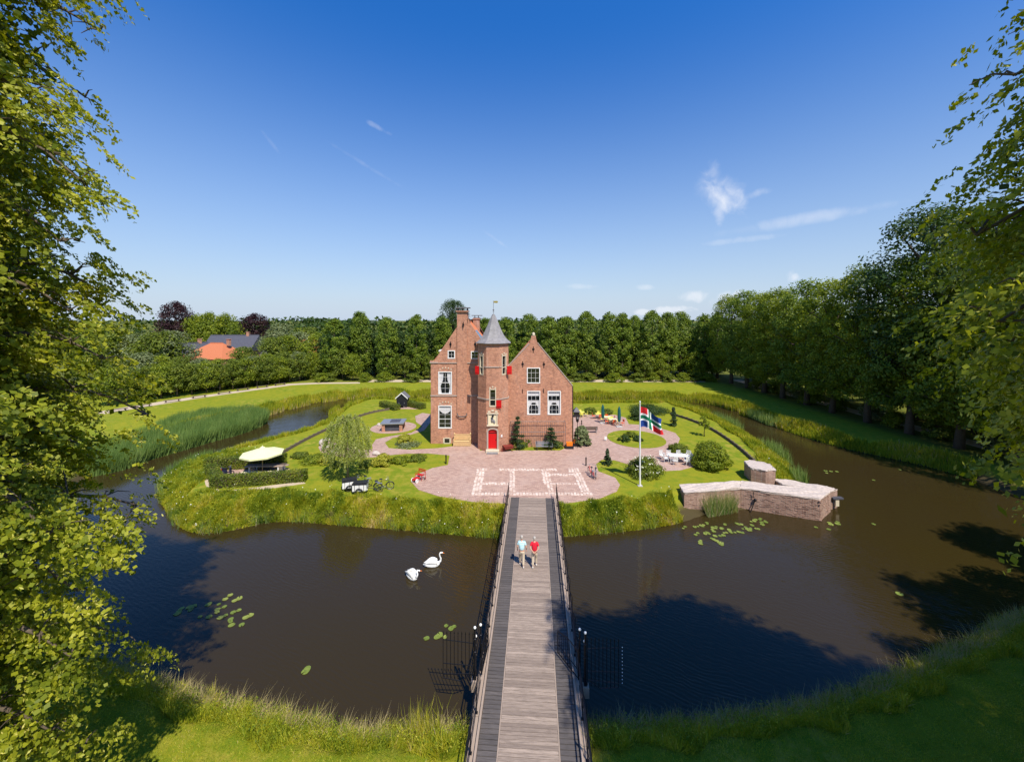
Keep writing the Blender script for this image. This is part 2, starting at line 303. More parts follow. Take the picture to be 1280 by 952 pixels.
class MB:
    def __init__(s): s.v = []; s.f = []; s.t = []
    def add(s, vs, fs, tint=None):
        n = len(s.v); s.v += [tuple(p) for p in vs]; s.f += [tuple(i + n for i in f) for f in fs]
        s.t += [tint if tint is not None else .5] * len(vs)
        return s
    def box(s, c, d, rz=0., tint=None, taper=1.):
        x, y, z = c; a, b, h = d[0] / 2, d[1] / 2, d[2] / 2; cs, sn = math.cos(rz), math.sin(rz)
        vs = []
        for k, (sx, sy, sz) in enumerate([(-1, -1, -1), (1, -1, -1), (1, 1, -1), (-1, 1, -1), (-1, -1, 1), (1, -1, 1), (1, 1, 1), (-1, 1, 1)]):
            q = taper if sz > 0 else 1.
            px, py = sx * a * q, sy * b * q
            vs.append((x + px * cs - py * sn, y + px * sn + py * cs, z + sz * h))
        return s.add(vs, [(0, 3, 2, 1), (4, 5, 6, 7), (0, 1, 5, 4), (1, 2, 6, 5), (2, 3, 7, 6), (3, 0, 4, 7)], tint)
    def bb(s, x0, x1, y0, y1, z0, z1): return s.box(((x0 + x1) / 2, (y0 + y1) / 2, (z0 + z1) / 2), (abs(x1 - x0), abs(y1 - y0), abs(z1 - z0)))
    def prism(s, poly, z0, z1):
        n = len(poly); vs = [(x, y, z0) for x, y in poly] + [(x, y, z1) for x, y in poly]
        fs = [tuple(range(n - 1, -1, -1)), tuple(range(n, 2 * n))] + [(i, (i + 1) % n, n + (i + 1) % n, n + i) for i in range(n)]
        return s.add(vs, fs)
    def tube(s, pts, r, n=6, caps=True, tint=None):
        pts = [Vector(p) for p in pts]; rs = r if isinstance(r, (list, tuple)) else [r] * len(pts)
        vs = []; fs = []; up = None
        for i, p in enumerate(pts):
            d = (pts[min(i + 1, len(pts) - 1)] - pts[max(i - 1, 0)])
            d = d.normalized() if d.length > 1e-9 else Vector((0, 0, 1))
            if up is None: up = Vector((0, 0, 1)) if abs(d.z) < .9 else Vector((1, 0, 0))
            a = d.cross(up)
            if a.length < 1e-4: a = d.cross(Vector((1, .3, 0)))
            a.normalize(); b = a.cross(d).normalized(); up = b if abs(b.dot(d)) < .9 else up
            for k in range(n):
                w = 2 * PI * k / n; vs.append(tuple(p + (a * math.cos(w) + b * math.sin(w)) * rs[i]))
        for i in range(len(pts) - 1):
            for k in range(n):
                k2 = (k + 1) % n; fs.append((i * n + k, i * n + k2, (i + 1) * n + k2, (i + 1) * n + k))
        if caps: fs += [tuple(range(n - 1, -1, -1)), tuple(range((len(pts) - 1) * n, len(pts) * n))]
        return s.add(vs, fs, tint)
    def lathe(s, prof, n=16, c=(0, 0, 0), rot=None, ph=0.):
        vs = []; fs = []
        for (r, z) in prof:
            for k in range(n):
                w = 2 * PI * k / n + ph; v = Vector((r * math.cos(w), r * math.sin(w), z))
                if rot: v = rot @ v
                vs.append((v.x + c[0], v.y + c[1], v.z + c[2]))
        for i in range(len(prof) - 1):
            for k in range(n):
                k2 = (k + 1) % n; fs.append((i * n + k, i * n + k2, (i + 1) * n + k2, (i + 1) * n + k))
        fs += [tuple(range(n - 1, -1, -1)), tuple(range((len(prof) - 1) * n, len(prof) * n))]
        return s.add(vs, fs)
    def ball(s, c, r, n=10, m=6, sq=(1, 1, 1)):
        prof = [(max(1e-3, math.sin(PI * i / m)), -math.cos(PI * i / m)) for i in range(m + 1)]
        k = len(s.v); s.lathe(prof, n)
        for i in range(k, len(s.v)):
            v = s.v[i]; s.v[i] = (c[0] + v[0] * r * sq[0], c[1] + v[1] * r * sq[1], c[2] + v[2] * r * sq[2])
        return s
    def ring(s, c, axis, Rr, r, n=20, m=5):
        a = Vector(axis).normalized(); u = a.orthogonal().normalized(); w = a.cross(u)
        pts = [Vector(c) + (u * math.cos(2 * PI * i / n) + w * math.sin(2 * PI * i / n)) * Rr for i in range(n + 1)]
        vs = []; fs = []
        for i in range(n):
            rad = (pts[i] - Vector(c)).normalized()
            for k in range(m):
                q = 2 * PI * k / m; vs.append(tuple(pts[i] + (rad * math.cos(q) + a * math.sin(q)) * r))
        for i in range(n):
            for k in range(m):
                i2 = (i + 1) % n; k2 = (k + 1) % m; fs.append((i * m + k, i2 * m + k, i2 * m + k2, i * m + k2))
        return s.add(vs, fs)
    def mesh(s, name, mat, smooth=False, tint=False):
        me = bpy.data.meshes.new(name); me.from_pydata(s.v, [], s.f)
        me.materials.append(MAT[mat] if isinstance(mat, str) else mat)
        if smooth:
            me.polygons.foreach_set('use_smooth', [True] * len(me.polygons))
        if tint:
            a = me.attributes.new('tint', 'FLOAT', 'POINT'); a.data.foreach_set('value', np.array(s.t, dtype=np.float32))
        me.update(); return me
    def build(s, name, mat, parent=None, loc=(0, 0, 0), rot=(0, 0, 0), smooth=False, tint=False, world=False):
        if world and parent:
            ox, oy, oz = parent.location
            s.v = [(x - ox, y - oy, z - oz) for x, y, z in s.v]
        return link(name, s.mesh(name, mat, smooth, tint), parent, loc, rot)
def npmesh(name, verts, nper, mat, tint):
    """many separate faces of nper corners each, straight from numpy"""
    N = len(verts) // nper
    me = bpy.data.meshes.new(name)
    me.vertices.add(len(verts)); me.vertices.foreach_set('co', verts.astype(np.float32).ravel())
    me.loops.add(N * nper); me.loops.foreach_set('vertex_index', np.arange(N * nper, dtype=np.int32))
    me.polygons.add(N); me.polygons.foreach_set('loop_start', np.arange(N, dtype=np.int32) * nper)
    me.polygons.foreach_set('loop_total', np.full(N, nper, dtype=np.int32))
    me.materials.append(MAT[mat]); me.update(calc_edges=True)
    a = me.attributes.new('tint', 'FLOAT', 'POINT'); a.data.foreach_set('value', np.repeat(tint, nper).astype(np.float32))
    return me
def unit(a): return a / np.maximum(np.linalg.norm(a, axis=-1, keepdims=True), 1e-9)
def leaves(rng, c, size, out=None, up=.5, outw=.95, rand=.62, droop=0., asp=.62):
    """diamond leaves at centres c; size scalar or array; returns (4N,3)"""
    N = len(c); nrm = rng.normal(size=(N, 3)) * rand
    if out is not None: nrm += out * outw
    nrm[:, 2] += up; nrm = unit(nrm)
    ax = rng.normal(size=(N, 3)); ax[:, 2] -= droop
    ax = unit(ax - nrm * np.sum(ax * nrm, axis=1, keepdims=True)); sd = np.cross(nrm, ax)
    sz = (size * rng.uniform(.7, 1.25, N))[:, None]
    v = np.stack([c - ax * sz * .5, c + sd * sz * asp * .5 + ax * sz * .06, c + ax * sz * .55, c - sd * sz * asp * .5 + ax * sz * .06], axis=1)
    return v.reshape(-1, 3)
def join_np(name, lst, nper, mat):
    return npmesh(name, np.concatenate([a for a, b in lst]), nper, mat, np.concatenate([b for a, b in lst]))
def crown_pts(rng, H0, H1, Rr, prof, ncl, per, rcl, flat=.75, core=.35, lean=(0, 0)):
    t = rng.uniform(0.02, 1, ncl); ang = rng.uniform(0, 2 * PI, ncl)
    u = np.where(rng.uniform(size=ncl) < core, rng.uniform(0, .75, ncl), rng.uniform(.8, 1.04, ncl))
    rad = np.array([prof(x) for x in t]) * Rr
    cc = np.stack([np.cos(ang) * rad * u + lean[0] * t, np.sin(ang) * rad * u + lean[1] * t, H0 + (H1 - H0) * t], axis=1)
    rc = rcl * rng.uniform(.65, 1.35, ncl)
    ctint = rng.uniform(-.22, .22, ncl)
    d = unit(rng.normal(size=(ncl * per, 3))); r = rng.uniform(.35, 1, ncl * per) ** .5
    idx = np.repeat(np.arange(ncl), per)
    off = d * (r * rc[idx])[:, None]; off[:, 2] *= flat
    ctr = np.array([0, 0, (H0 + H1) * .45])
    out = unit(cc[idx] - ctr) * .6 + d * .8
    tint = np.clip(.45 + ctint[idx] + rng.normal(0, .17, len(idx)), 0, 1)
    return cc[idx] + off, unit(out), tint, cc
def prof_round(t): return math.sqrt(max(0.02, 1 - (2 * t - .9) ** 2 / 1.25))
def prof_col(t): return (min(1, (t + .15) * 3.5) ** .5) * (max(0.05, 1 - t ** 7) ** .55) * (1 - .10 * t)
def prof_cone(t): return max(.04, 1 - t) ** .85
def prof_dome(t): return math.sqrt(max(.03, 1 - t ** 2.2))
def trunk_mb(rng, h, r, ccs, nb=6, lean=(0, 0), frm=.25):
    mb = MB(); pts = []
    for i in range(7):
        t = i / 6; pts.append((lean[0] * t + rng.uniform(-.04, .04) * h * .2, lean[1] * t + rng.uniform(-.04, .04) * h * .2, h * t))
    mb.tube(pts, [r * (1.35 if i == 0 else 1 - .82 * i / 6) for i in range(7)], 8)
    if len(ccs):
        for k in rng.choice(len(ccs), min(nb, len(ccs)), replace=False):
            e = ccs[k]; z0 = max(h * frm, min(h * .8, e[2] - .35 * math.hypot(e[0], e[1]) - h * .05)); t = z0 / h
            s0 = Vector((lean[0] * t, lean[1] * t, z0)); e = Vector(e)
            m1 = s0.lerp(e, .5) + Vector((0, 0, -.05 * h * rng.uniform(0, 1)))
            mb.tube([s0, m1, e], [r * .42, r * .25, r * .07], 5)
    return mb
def tree_proto(name, seed, H, Rr, base, prof, ncl, per, rcl, leaf, mat, bark='bark', tr=None, nb=10, up=.5, lean=(0, 0), flat=.75, core=.35, droop=0., asp=.62):
    rng = np.random.default_rng(seed)
    c, o, ti, cc = crown_pts(rng, base, H - rcl * .6, Rr - rcl * .5, prof, ncl, per, rcl, flat, core, lean)
    c[:, 2] = np.maximum(c[:, 2], .1)
    cm = npmesh('crown', leaves(rng, c, leaf, o, up=up, droop=droop, asp=asp), 4, mat, ti)
    tm = trunk_mb(rng, H * .88, tr or H * .02, cc, nb, lean).mesh('trunk', bark, True)
    return dict(crown=cm, trunk=tm, name=name)
def place(proto, label, cat, x, y, sc=1., rz=0., group=None, z=0.):
    t = thing(proto['name'], label, cat, (x, y, z), rz, group); t.scale = (sc,) * 3 if not isinstance(sc, tuple) else sc
    if 'trunk' in proto and proto['trunk']: link('trunk', proto['trunk'], t)
    link('crown' if 'trunk' in proto and proto['trunk'] else 'foliage', proto['crown'], t)
    return t
# ================================================================== TERRAIN
def chaikin(p, it=2):
    p = np.array(p, float)
    for _ in range(it):
        q = np.roll(p, -1, axis=0); p = np.stack([p * .75 + q * .25, p * .25 + q * .75], axis=1).reshape(-1, 2)
    return p
WZ = -1.3
ISL = chaikin([P(*a, WZ) for a in [(197, 598), (200, 628), (225, 664), (262, 668), (300, 661), (345, 650), (430, 657), (520, 664), (600, 672), (660, 674), (720, 670), (790, 664),
    (850, 655), (885, 641), (935, 636), (985, 640), (1003, 605), (985, 582), (950, 556), (915, 535), (880, 519), (850, 511)]] +
    [(31, 75.5), (24, 73.6), (10, 73), (-8, 73), (-20, 75.4), (-27.5, 78.0)] + [P(*a, WZ) for a in [(430, 512), (412, 524), (390, 541), (352, 553), (310, 563), (265, 577), (225, 588)]])
OUT = chaikin([(-39, 33), (-44.6, 42), (-47.5, 50), (-45.5, 57.9), (-42.5, 66.6), (-40.4, 74.6), (-36.2, 80.7), (-28.7, 82.8), (-16, 82.6), (-3, 81.6), (13, 80), (27, 79.8), (35.5, 79),
    (40, 75.3), (40.3, 68), (40, 57), (41.7, 50), (46, 44.4), (47.3, 40), (46.5, 35.5), (46.5, 29), (42, 24.5), (34, 22.3), (28, 21.9), (22.2, 19.5), (18, 18.2), (13.5, 16.8), (9.4, 16.1),
    (6.2, 15.8), (3, 15.8), (-1.8, 15.7), (-4.2, 15.5), (-6.4, 15.5), (-10.1, 16.4), (-12.9, 16.8), (-17.6, 18.2), (-22, 19), (-30, 24), (-36, 28)])
def inside(pts, poly):
    x, y = pts[:, 0], pts[:, 1]; r = np.zeros(len(pts), bool); n = len(poly)
    for i in range(n):
        x1, y1 = poly[i]; x2, y2 = poly[(i + 1) % n]
        if y1 == y2: continue
        r ^= ((y1 > y) != (y2 > y)) & (x < (x2 - x1) * (y - y1) / (y2 - y1) + x1)
    return r
def pdist(pts, poly):
    d = np.full(len(pts), 1e9); n = len(poly)
    for i in range(n):
        a = poly[i]; b = poly[(i + 1) % n]; ab = b - a; L = max(1e-9, ab @ ab)
        t = np.clip(((pts - a) @ ab) / L, 0, 1); q = pts - (a + t[:, None] * ab)
        d = np.minimum(d, np.hypot(q[:, 0], q[:, 1]))
    return d
def sdist(pts):
    """distance from the waterline: + on land, - in the water"""
    pts = np.asarray(pts, float)
    di, do = pdist(pts, ISL), pdist(pts, OUT)
    ii, io = inside(pts, ISL), inside(pts, OUT)
    return np.where(ii, di, np.where(io, -np.minimum(di, do), do))
def height(d):
    up = np.clip(d / 2.1, 0, 1); s = up * up * (3 - 2 * up)
    return np.where(d >= 0, WZ + 1.3 * (0.25 * up + .75 * s), WZ + np.maximum(d * .6, -1.2))
# lookup grid so later sampling is quick
_gx = np.arange(-62, 62.01, .5); _gy = np.arange(8, 92.01, .5)
_X, _Y = np.meshgrid(_gx, _gy); _p = np.stack([_X.ravel(), _Y.ravel()], 1)
_SD = sdist(_p).reshape(_X.shape)
_di = pdist(_p, ISL); _SI = np.where(inside(_p, ISL), _di, -_di).reshape(_X.shape)
_do = pdist(_p, OUT); _SO = np.where(inside(_p, OUT), _do, -_do).reshape(_X.shape)
sdist_exact = sdist
def glook(G, q):
    fx_ = np.clip((q[:, 0] + 62) / .5, 0, len(_gx) - 1.001); fy_ = np.clip((q[:, 1] - 8) / .5, 0, len(_gy) - 1.001)
    i = fx_.astype(int); j = fy_.astype(int); u = fx_ - i; v = fy_ - j
    return G[j, i] * (1 - u) * (1 - v) + G[j, i + 1] * u * (1 - v) + G[j + 1, i] * (1 - u) * v + G[j + 1, i + 1] * u * v
def isl_in(q): return glook(_SI, q) > 0
def out_in(q): return glook(_SO, q) > 0
gx = np.concatenate([[-9000, -4000, -1800, -800, -400, -220, -140, -100, -78], np.arange(-62, 56.01, .5), [64, 78, 100, 140, 220, 400, 800, 1800, 4000, 9000]])
gy = np.concatenate([[-3000, -800, -200, -60, -15, 0, 5], np.arange(9, 92.01, .5), [98, 108, 125, 160, 220, 340, 600, 1200, 3000, 9000]])
XX, YY = np.meshgrid(gx, gy); pts = np.stack([XX.ravel(), YY.ravel()], 1)
sd = sdist(pts); zz = height(sd)
def sdist(q): return glook(_SD, np.asarray(q, float))
me = bpy.data.meshes.new('ground'); nx, ny = len(gx), len(gy)
idx = np.arange(nx * ny).reshape(ny, nx)
fq = np.stack([idx[:-1, :-1], idx[:-1, 1:], idx[1:, 1:], idx[1:, :-1]], -1).reshape(-1, 4)
me.vertices.add(nx * ny); me.vertices.foreach_set('co', np.stack([pts[:, 0], pts[:, 1], zz], 1).astype(np.float32).ravel())
me.loops.add(len(fq) * 4); me.loops.foreach_set('vertex_index', fq.ravel().astype(np.int32))
me.polygons.add(len(fq)); me.polygons.foreach_set('loop_start', np.arange(len(fq), dtype=np.int32) * 4); me.polygons.foreach_set('loop_total', np.full(len(fq), 4, np.int32))
me.materials.append(MAT['lawn']); me.update(calc_edges=True)
me.polygons.foreach_set('use_smooth', [True] * len(fq))
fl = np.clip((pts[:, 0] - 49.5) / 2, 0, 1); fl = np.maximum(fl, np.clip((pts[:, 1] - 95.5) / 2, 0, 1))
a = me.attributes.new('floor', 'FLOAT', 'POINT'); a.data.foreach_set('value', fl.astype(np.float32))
tag(link('ground', me), kind='structure')
wb = MB(); nW = 24
wx = np.linspace(-56, 56, nW); wy = np.linspace(11, 90, nW)
wb.add([(x, y, WZ) for y in wy for x in wx], [(j * nW + i, j * nW + i + 1, (j + 1) * nW + i + 1, (j + 1) * nW + i) for j in range(nW - 1) for i in range(nW - 1)])
tag(wb.build('water', 'water'), kind='structure')
def sheet(name, poly, z, mat, th=.02, it=0):
    if it: poly = [tuple(p) for p in chaikin(poly, it)]
    loops = [Vector((x, y, 0)) for x, y in poly]; tr = tessellate_polygon([loops]); n = len(poly)
    mb = MB(); mb.add([(x, y, z) for x, y in poly] + [(x, y, z - th - .03) for x, y in poly], [tuple(f) for f in tr] + [(i, (i + 1) % n, n + (i + 1) % n, n + i) for i in range(n)])
    # make the top face up
    fs = []
    for f in mb.f:
        if len(f) == 3:
            a, b, c = [Vector(mb.v[k]) for k in f]
            if (b - a).cross(c - a).z < 0: f = f[::-1]
        fs.append(f)
    mb.f = fs
    return tag(mb.build(name, mat), kind='structure')
px = lambda L, h=0.: [P(x, y, h) for x, y in L]
sheet('plaza', px([(562, 569), (560, 581), (540, 585), (521, 593), (514, 602), (523, 612), (548, 620), (590, 627), (640, 630), (700, 630), (750, 623), (771, 614), (775, 606), (769, 597), (748, 589),
    (745, 580), (752, 574.5), (768, 575), (788, 581), (812, 584), (832, 588.5), (851, 587.5), (868, 583), (877, 577), (864, 569), (847, 564), (846, 558), (850, 548), (844, 541), (826, 535.2), (805, 531), (786, 530), (782, 522), (769, 518.5), (736, 518),
    (716, 518), (716, 556), (700, 563), (600, 563), (596, 553), (575, 556.5), (548, 560), (512, 562), (486, 560), (481, 553), (491, 547), (511, 544), (530, 538), (538, 528), (538, 517.5), (528, 516), (519, 520), (520, 527), (528, 533), (514, 541),
    (488, 545), (470, 549), (465, 556), (466, 561), (452, 563), (440, 558), (424, 556), (408, 549), (402, 553), (398, 559), (401, 565), (417, 569.5), (442, 572.5), (466, 571.5), (484, 569), (506, 567), (535, 566.5)]), .022, 'paving')
cx, cy = P(795, 548.2)
sheet('round_lawn', [(cx + 3.55 * math.cos(a) , cy + 3.75 * math.sin(a)) for a in np.linspace(0, 2 * PI, 40)[:-1]], .05, 'lawn')
cx, cy = P(492, 534)
sheet('gravel_circle', [(cx + 3.1 * math.cos(a), cy + 3.0 * math.sin(a)) for a in np.linspace(0, 2 * PI, 32)[:-1]], .024, 'paving')
sheet('hut_terrace', px([(497, 511), (527, 511.5), (531, 508), (512, 505), (494, 506)]), .02, 'paving')
sheet('garden_terrace', px([(262, 597), (368, 596), (362, 586), (350, 582), (262, 585)]), .02, 'paving')
sheet('garden_path', px([(258, 588), (262, 604), (275, 613), (300, 611.5), (378, 601.5), (382, 604), (300, 616), (272, 618), (257, 606), (253, 588)]), .016, 'sand_path')
# paths on the outer land
sheet('left_path', px([(120, 519.5), (140, 515.5), (200, 505.5), (250, 497.5), (300, 490.2), (365, 481.3), (400, 479.6), (450, 479.2), (450, 477.6), (395, 478.2), (360, 479.6), (300, 488), (250, 494.8), (200, 502), (140, 511.5), (120, 515)]), .02, 'sand_path')
sheet('back_path', [(-35, 95), (-35, 98.5), (47, 98.5), (47, 95)], .02, 'sand_path')
sheet('right_path', [(55, 24), (57.6, 24), (57.6, 98.5), (55, 98.5)], .02, 'sand_path')
# pale cobble plan of the old castle laid into the plaza
def cob(x, y): return P(560 + x / 4.76, 580 + y / 4.76)
strips = [[(137, 186), (860, 186), (848, 168), (143, 166)], [(143, 166), (200, 166), (225, 38), (172, 38)], [(168, 38), (235, 38), (238, 24), (172, 24)], [(305, 40), (650, 40), (648, 27), (305, 27)],
    [(365, 166), (400, 166), (400, 40), (370, 40)], [(590, 166), (628, 166), (592, 40), (553, 40)], [(205, 124), (365, 124), (366, 108), (206, 108)], [(598, 71), (750, 71), (745, 58), (594, 58)],
    [(610, 121), (774, 121), (768, 110), (606, 110)], [(795, 167), (850, 167), (790, 50), (742, 50)], [(720, 50), (790, 50), (778, 25), (718, 25)]]
mb = MB(); rr = random.Random(5)
for q in strips:
    w = [cob(*p) for p in q]; xs = [p[0] for p in w]; ys = [p[1] for p in w]
    arr = []
    y = min(ys) + .14
    while y < max(ys) - .05:
        x = min(xs) + .14 * rr.uniform(.6, 1.2)
        while x < max(xs) - .02: arr.append((x + rr.uniform(-.02, .02), y + rr.uniform(-.02, .02))); x += .275
        y += .27
    if not arr: continue
    ok = inside(np.array(arr), np.array(w))
    for (x, y), k in zip(arr, ok):
        if k: mb.box((x, y, .03), (.262 * rr.uniform(.85, 1.03), .255 * rr.uniform(.85, 1.03), .035 + rr.uniform(0, .012)), rr.uniform(-.25, .25), rr.uniform(0, 1), .85)
tag(mb.build('cobble_pattern', 'pale_cobble', tint=True), kind='stuff', label='pale cobbles laid in bands as the plan of the lost castle on the plaza', cat='paving')
# low timber edging round the castle lawn
def edging(name, pxs, label):
    pts = chaikin_open([P(*p) for p in pxs], 2); t = thing(name, label, 'edging', (pts[0][0], pts[0][1], 0))
    for i in range(0, len(pts) - 1):
        a = Vector((*pts[i], 0)); b = Vector((*pts[i + 1], 0)); L = (b - a).length; m_ = (a + b) / 2; an = math.atan2(b.y - a.y, b.x - a.x)
        k = MB(); k.box((0, 0, .16), (L + .01, .12, .34)); k.box((L / 2, 0, .18), (.15, .17, .42))
        k.build('board', 'edging_wood', t, tuple(m_ - t.location), (0, 0, an))
def chaikin_open(p, it):
    p = [Vector(q) for q in p]
    for _ in range(it):
        q = [p[0]]
        for a, b in zip(p[:-1], p[1:]): q += [a.lerp(b, .25), a.lerp(b, .75)]
        p = q + [p[-1]]
    return [tuple(v) for v in p]
edging('lawn_edging', [(350, 569), (372, 556), (395, 544), (415, 535), (440, 524), (465, 516), (486, 512.5)], 'low dark board edging curving past the weeping tree towards the hut')
edging('lawn_edging', [(838, 518), (862, 525), (888, 536), (910, 550), (928, 564), (943, 578)], 'low dark board edging curving along the right lawn to the ruin block')

# ================================================================== CASTLE
cas = thing('castle', 'red brick castle with two stepped gabled wings and an octagonal slate topped stair tower', 'castle', (-2, 50, 0))
def cb(mb, name, mat, **k): return mb.build(name, mat, cas, world=True, **k)
def facade(mb, o, u, outline, holes, dep=.16):
    ux, uy = u; nx_, ny_ = -uy, ux
    loops = [outline] + [[(h[0], h[2]), (h[1], h[2]), (h[1], h[3]), (h[0], h[3])] for h in holes]
    tr = tessellate_polygon([[Vector((a, b, 0)) for a, b in L] for L in loops])
    flat = [p for L in loops for p in L]
    T = lambda a, b, d=0: (o[0] + ux * a + nx_ * d, o[1] + uy * a + ny_ * d, b)
    mb.add([T(a, b) for a, b in flat], [tuple(f) for f in tr])
    for L in loops[1:]:
        for i in range(4):
            a, b = L[i], L[(i + 1) % 4]; mb.add([T(*a), T(*b), T(*b, dep), T(*a, dep)], [(0, 1, 2, 3)])
def window(o, u, h, cols=2, rows=4, curtain=None, fr=.075, mat='white_paint', dep=.16, fmat=None):
    """white timber frame proud of the wall, glass and curtain set back"""
    ux, uy = u; x0, x1, z0, z1 = h; w, hh = x1 - x0, z1 - z0
    loc = (o[0] + ux * (x0 + x1) / 2 - cas.location.x, o[1] + uy * (x0 + x1) / 2 - cas.location.y, z0); rz = math.atan2(uy, ux)
    f = MB(); a = w / 2
    f.bb(-a - .03, -a + fr, -.035, dep - .01, -.03, hh + .03); f.bb(a - fr, a + .03, -.035, dep - .01, -.03, hh + .03)
    f.bb(-a + fr, a - fr, -.033, dep - .012, hh - fr, hh + .03); f.bb(-a + fr, a - fr, -.033, dep - .012, -.03, fr)
    W0 = f.build('window', fmat or mat, cas, loc, (0, 0, rz))
    g = MB(); g.bb(-a + fr, a - fr, dep - .045, dep - .035, fr, hh - fr); g.build('pane', 'window_glass', W0)
    b = MB()
    for i in range(1, cols): x = -a + w * i / cols; b.bb(x - .012, x + .012, dep - .085, dep - .062, fr, hh - fr)
    for j in range(1, rows):
        z = hh * j / rows; q = .03 if (rows >= 4 and j == rows // 2) else .010; b.bb(-a + fr, a - fr, dep - .087, dep - .064, z - q, z + q)
    b.build('glazing_bars', 'lead' if mat == 'sandstone' else 'white_paint', W0)
    if curtain:
        c = MB(); y0, y1 = dep - .1, dep - .09
        if curtain == 'drawn':
            for sgn in (-1, 1):
                # gathered curtains pulled aside
                pr = [(a - fr, fr), (a - fr, hh - fr), (a * .25, hh - fr), (a * .35, hh * .62), (a * .72, hh * .35), (a * .55, fr)]
                pr = [(sgn * x, z) for x, z in pr]; n = len(pr)
                c.add([(x, y0 + .042, z) for x, z in pr] + [(x, y0 + .048, z) for x, z in pr], [tuple(range(n)), tuple(range(2 * n - 1, n - 1, -1))] + [(i, (i + 1) % n, n + (i + 1) % n, n + i) for i in range(n)])
        elif curtain == 'valance':
            pr = [(-a + fr, hh - fr), (a - fr, hh - fr), (a - fr, hh * .78), (a * .4, hh * .66), (0, hh * .63), (-a * .4, hh * .66), (-a + fr, hh * .78)]; n = len(pr)
            c.add([(x, y0 + .042, z) for x, z in pr] + [(x, y0 + .048, z) for x, z in pr], [tuple(range(n)), tuple(range(2 * n - 1, n - 1, -1))] + [(i, (i + 1) % n, n + (i + 1) % n, n + i) for i in range(n)])
        elif curtain == 'cafe':
            for (za, zb) in ((.50, .60), (.80, .95)): c.bb(-a + fr, a - fr, y0 + .042, y0 + .048, hh * za, hh * zb)
            for sgn in (-1, 1):
                pr = [(a - fr, fr), (a - fr, hh * .5), (a * .3, hh * .5), (a * .7, hh * .3), (a * .72, fr)]; pr = [(sgn * x, z) for x, z in pr]; n = len(pr)
                c.add([(x, y0 + .042, z) for x, z in pr] + [(x, y0 + .048, z) for x, z in pr], [tuple(range(n)), tuple(range(2 * n - 1, n - 1, -1))])
        c.build('curtain', 'curtain', W0)
    return W0
# --- left wing
YL = 47.6
LX = lambda zx: -11.657 + .02245 * zx
LZ = lambda zy: 18.886 - .02245 * zy
xl, xr = LX(80), LX(440)
co = LZ(405)
outl = [(xl, -.1), (xr, -.1), (xr, co + .1), (xr - .25, co + .35), (LX(428), LZ(392)), (LX(292), LZ(190)), (LX(286), LZ(168)), (LX(230), LZ(168)), (LX(226), LZ(203)), (LX(98), LZ(393)), (xl - .1, LZ(393)), (xl - .1, co + .05), (xl, co)]
hl = [tuple((LX(a), LX(b), LZ(d), LZ(c))) for a, b, c, d in [(122, 193, 452, 572), (122, 192, 635, 757), (173, 210, 338, 380), (298, 338, 342, 382)]]
w = MB(); facade(w, (0, YL), (1, 0), outl, hl)
DL = YL + 9.6
w.add([(xl, YL, -.1), (xl, DL, -.1), (xl, DL, co), (xl, YL, co)], [(0, 1, 2, 3)]); w.add([(xr, YL, -.1), (xr, DL, -.1), (xr, DL, co), (xr, YL, co)], [(0, 1, 2, 3)])
w.add([(x, DL, z) for x, z in outl], [tuple(range(len(outl)))])
# parapet thickness of the front gable
g = [(xr - .25, co + .35), (LX(428), LZ(392)), (LX(292), LZ(190)), (LX(290), LZ(165)), (LX(228), LZ(165)), (LX(226), LZ(203)), (LX(98), LZ(393)), (xl - .1, LZ(393)), (xl - .1, co + .05)]
for yy0, yy1 in ((YL, YL + .42), (DL - .35, DL)):
    for a, b in zip(g[:-1], g[1:]): w.add([(a[0], yy0, a[1]), (b[0], yy0, b[1]), (b[0], yy1, b[1]), (a[0], yy1, a[1])], [(0, 1, 2, 3)])
w.add([(x, YL + .42, z) for x, z in g], [tuple(range(len(g)))])
cb(w, 'left_wing_wall', 'castle_brick')
for o in [c for c in cas.children if c.name.startswith('left_wing')]: o.name = 'brick_wall'; o['label'] = 'tall brick wall of the left wing with steep gable'
c_ = MB(); c_.bb(xl - .12, xl - .1 + 1.0, YL - .10, YL - .002, co - .02, co + .12); c_.bb(LX(122), xr, YL - .08, YL - .003, co - .03, co + .07); c_.bb(xl - .04, xr, YL - .07, YL - .004, LZ(584), LZ(578)); cb(c_, 'string_course', 'band_stone')
# chimney breast with curved corbel, stack and cap
b0, b1 = LX(223), LX(277)
mb = MB(); mb.bb(b0, b1, YL - .14, YL - .001, LZ(676), LZ(128) - .002); mb.bb(b0 + .04, b1 + .05, YL, YL + .9, LZ(190), LZ(130))
cb(mb, 'chimney', 'castle_brick', )
cb(MB().prism([(b0 + .12, YL - .12), (b1 - .12, YL - .12), (b1 - .25, YL - .003), (b0 + .25, YL - .003)], LZ(690), LZ(676) - .002), 'corbel', 'castle_brick')
cm = MB()
for i in range(7):
    a = PI + PI * i / 6; a2 = PI + PI * (i + 1) / 6
    if i < 6:
        xm = (b0 + b1) / 2; rx = (b1 - b0) / 2; cm.tube([(xm + rx * math.cos(a), YL - .2, LZ(676) + .42 * math.sin(a)), (xm + rx * math.cos(a2), YL - .2, LZ(676) + .42 * math.sin(a2))], .05, 6)
cb(cm, 'corbel_moulding', 'lead')
mb = MB()
zt = LZ(128)
mb.bb(b0 - .12, b1 + .18, YL - .34, YL + 1.0, zt, zt + .12)
cb(mb, 'chimney_cornice', 'castle_brick')
mb = MB()
for sx in (b0 + .05, (b0 + b1) / 2, b1):
    mb.bb(sx - .06, sx + .06, YL - .15, YL - .03, zt + .122, zt + .42)
    mb.bb(sx - .06, sx + .06, YL + .6, YL + .72, zt + .122, zt + .42)
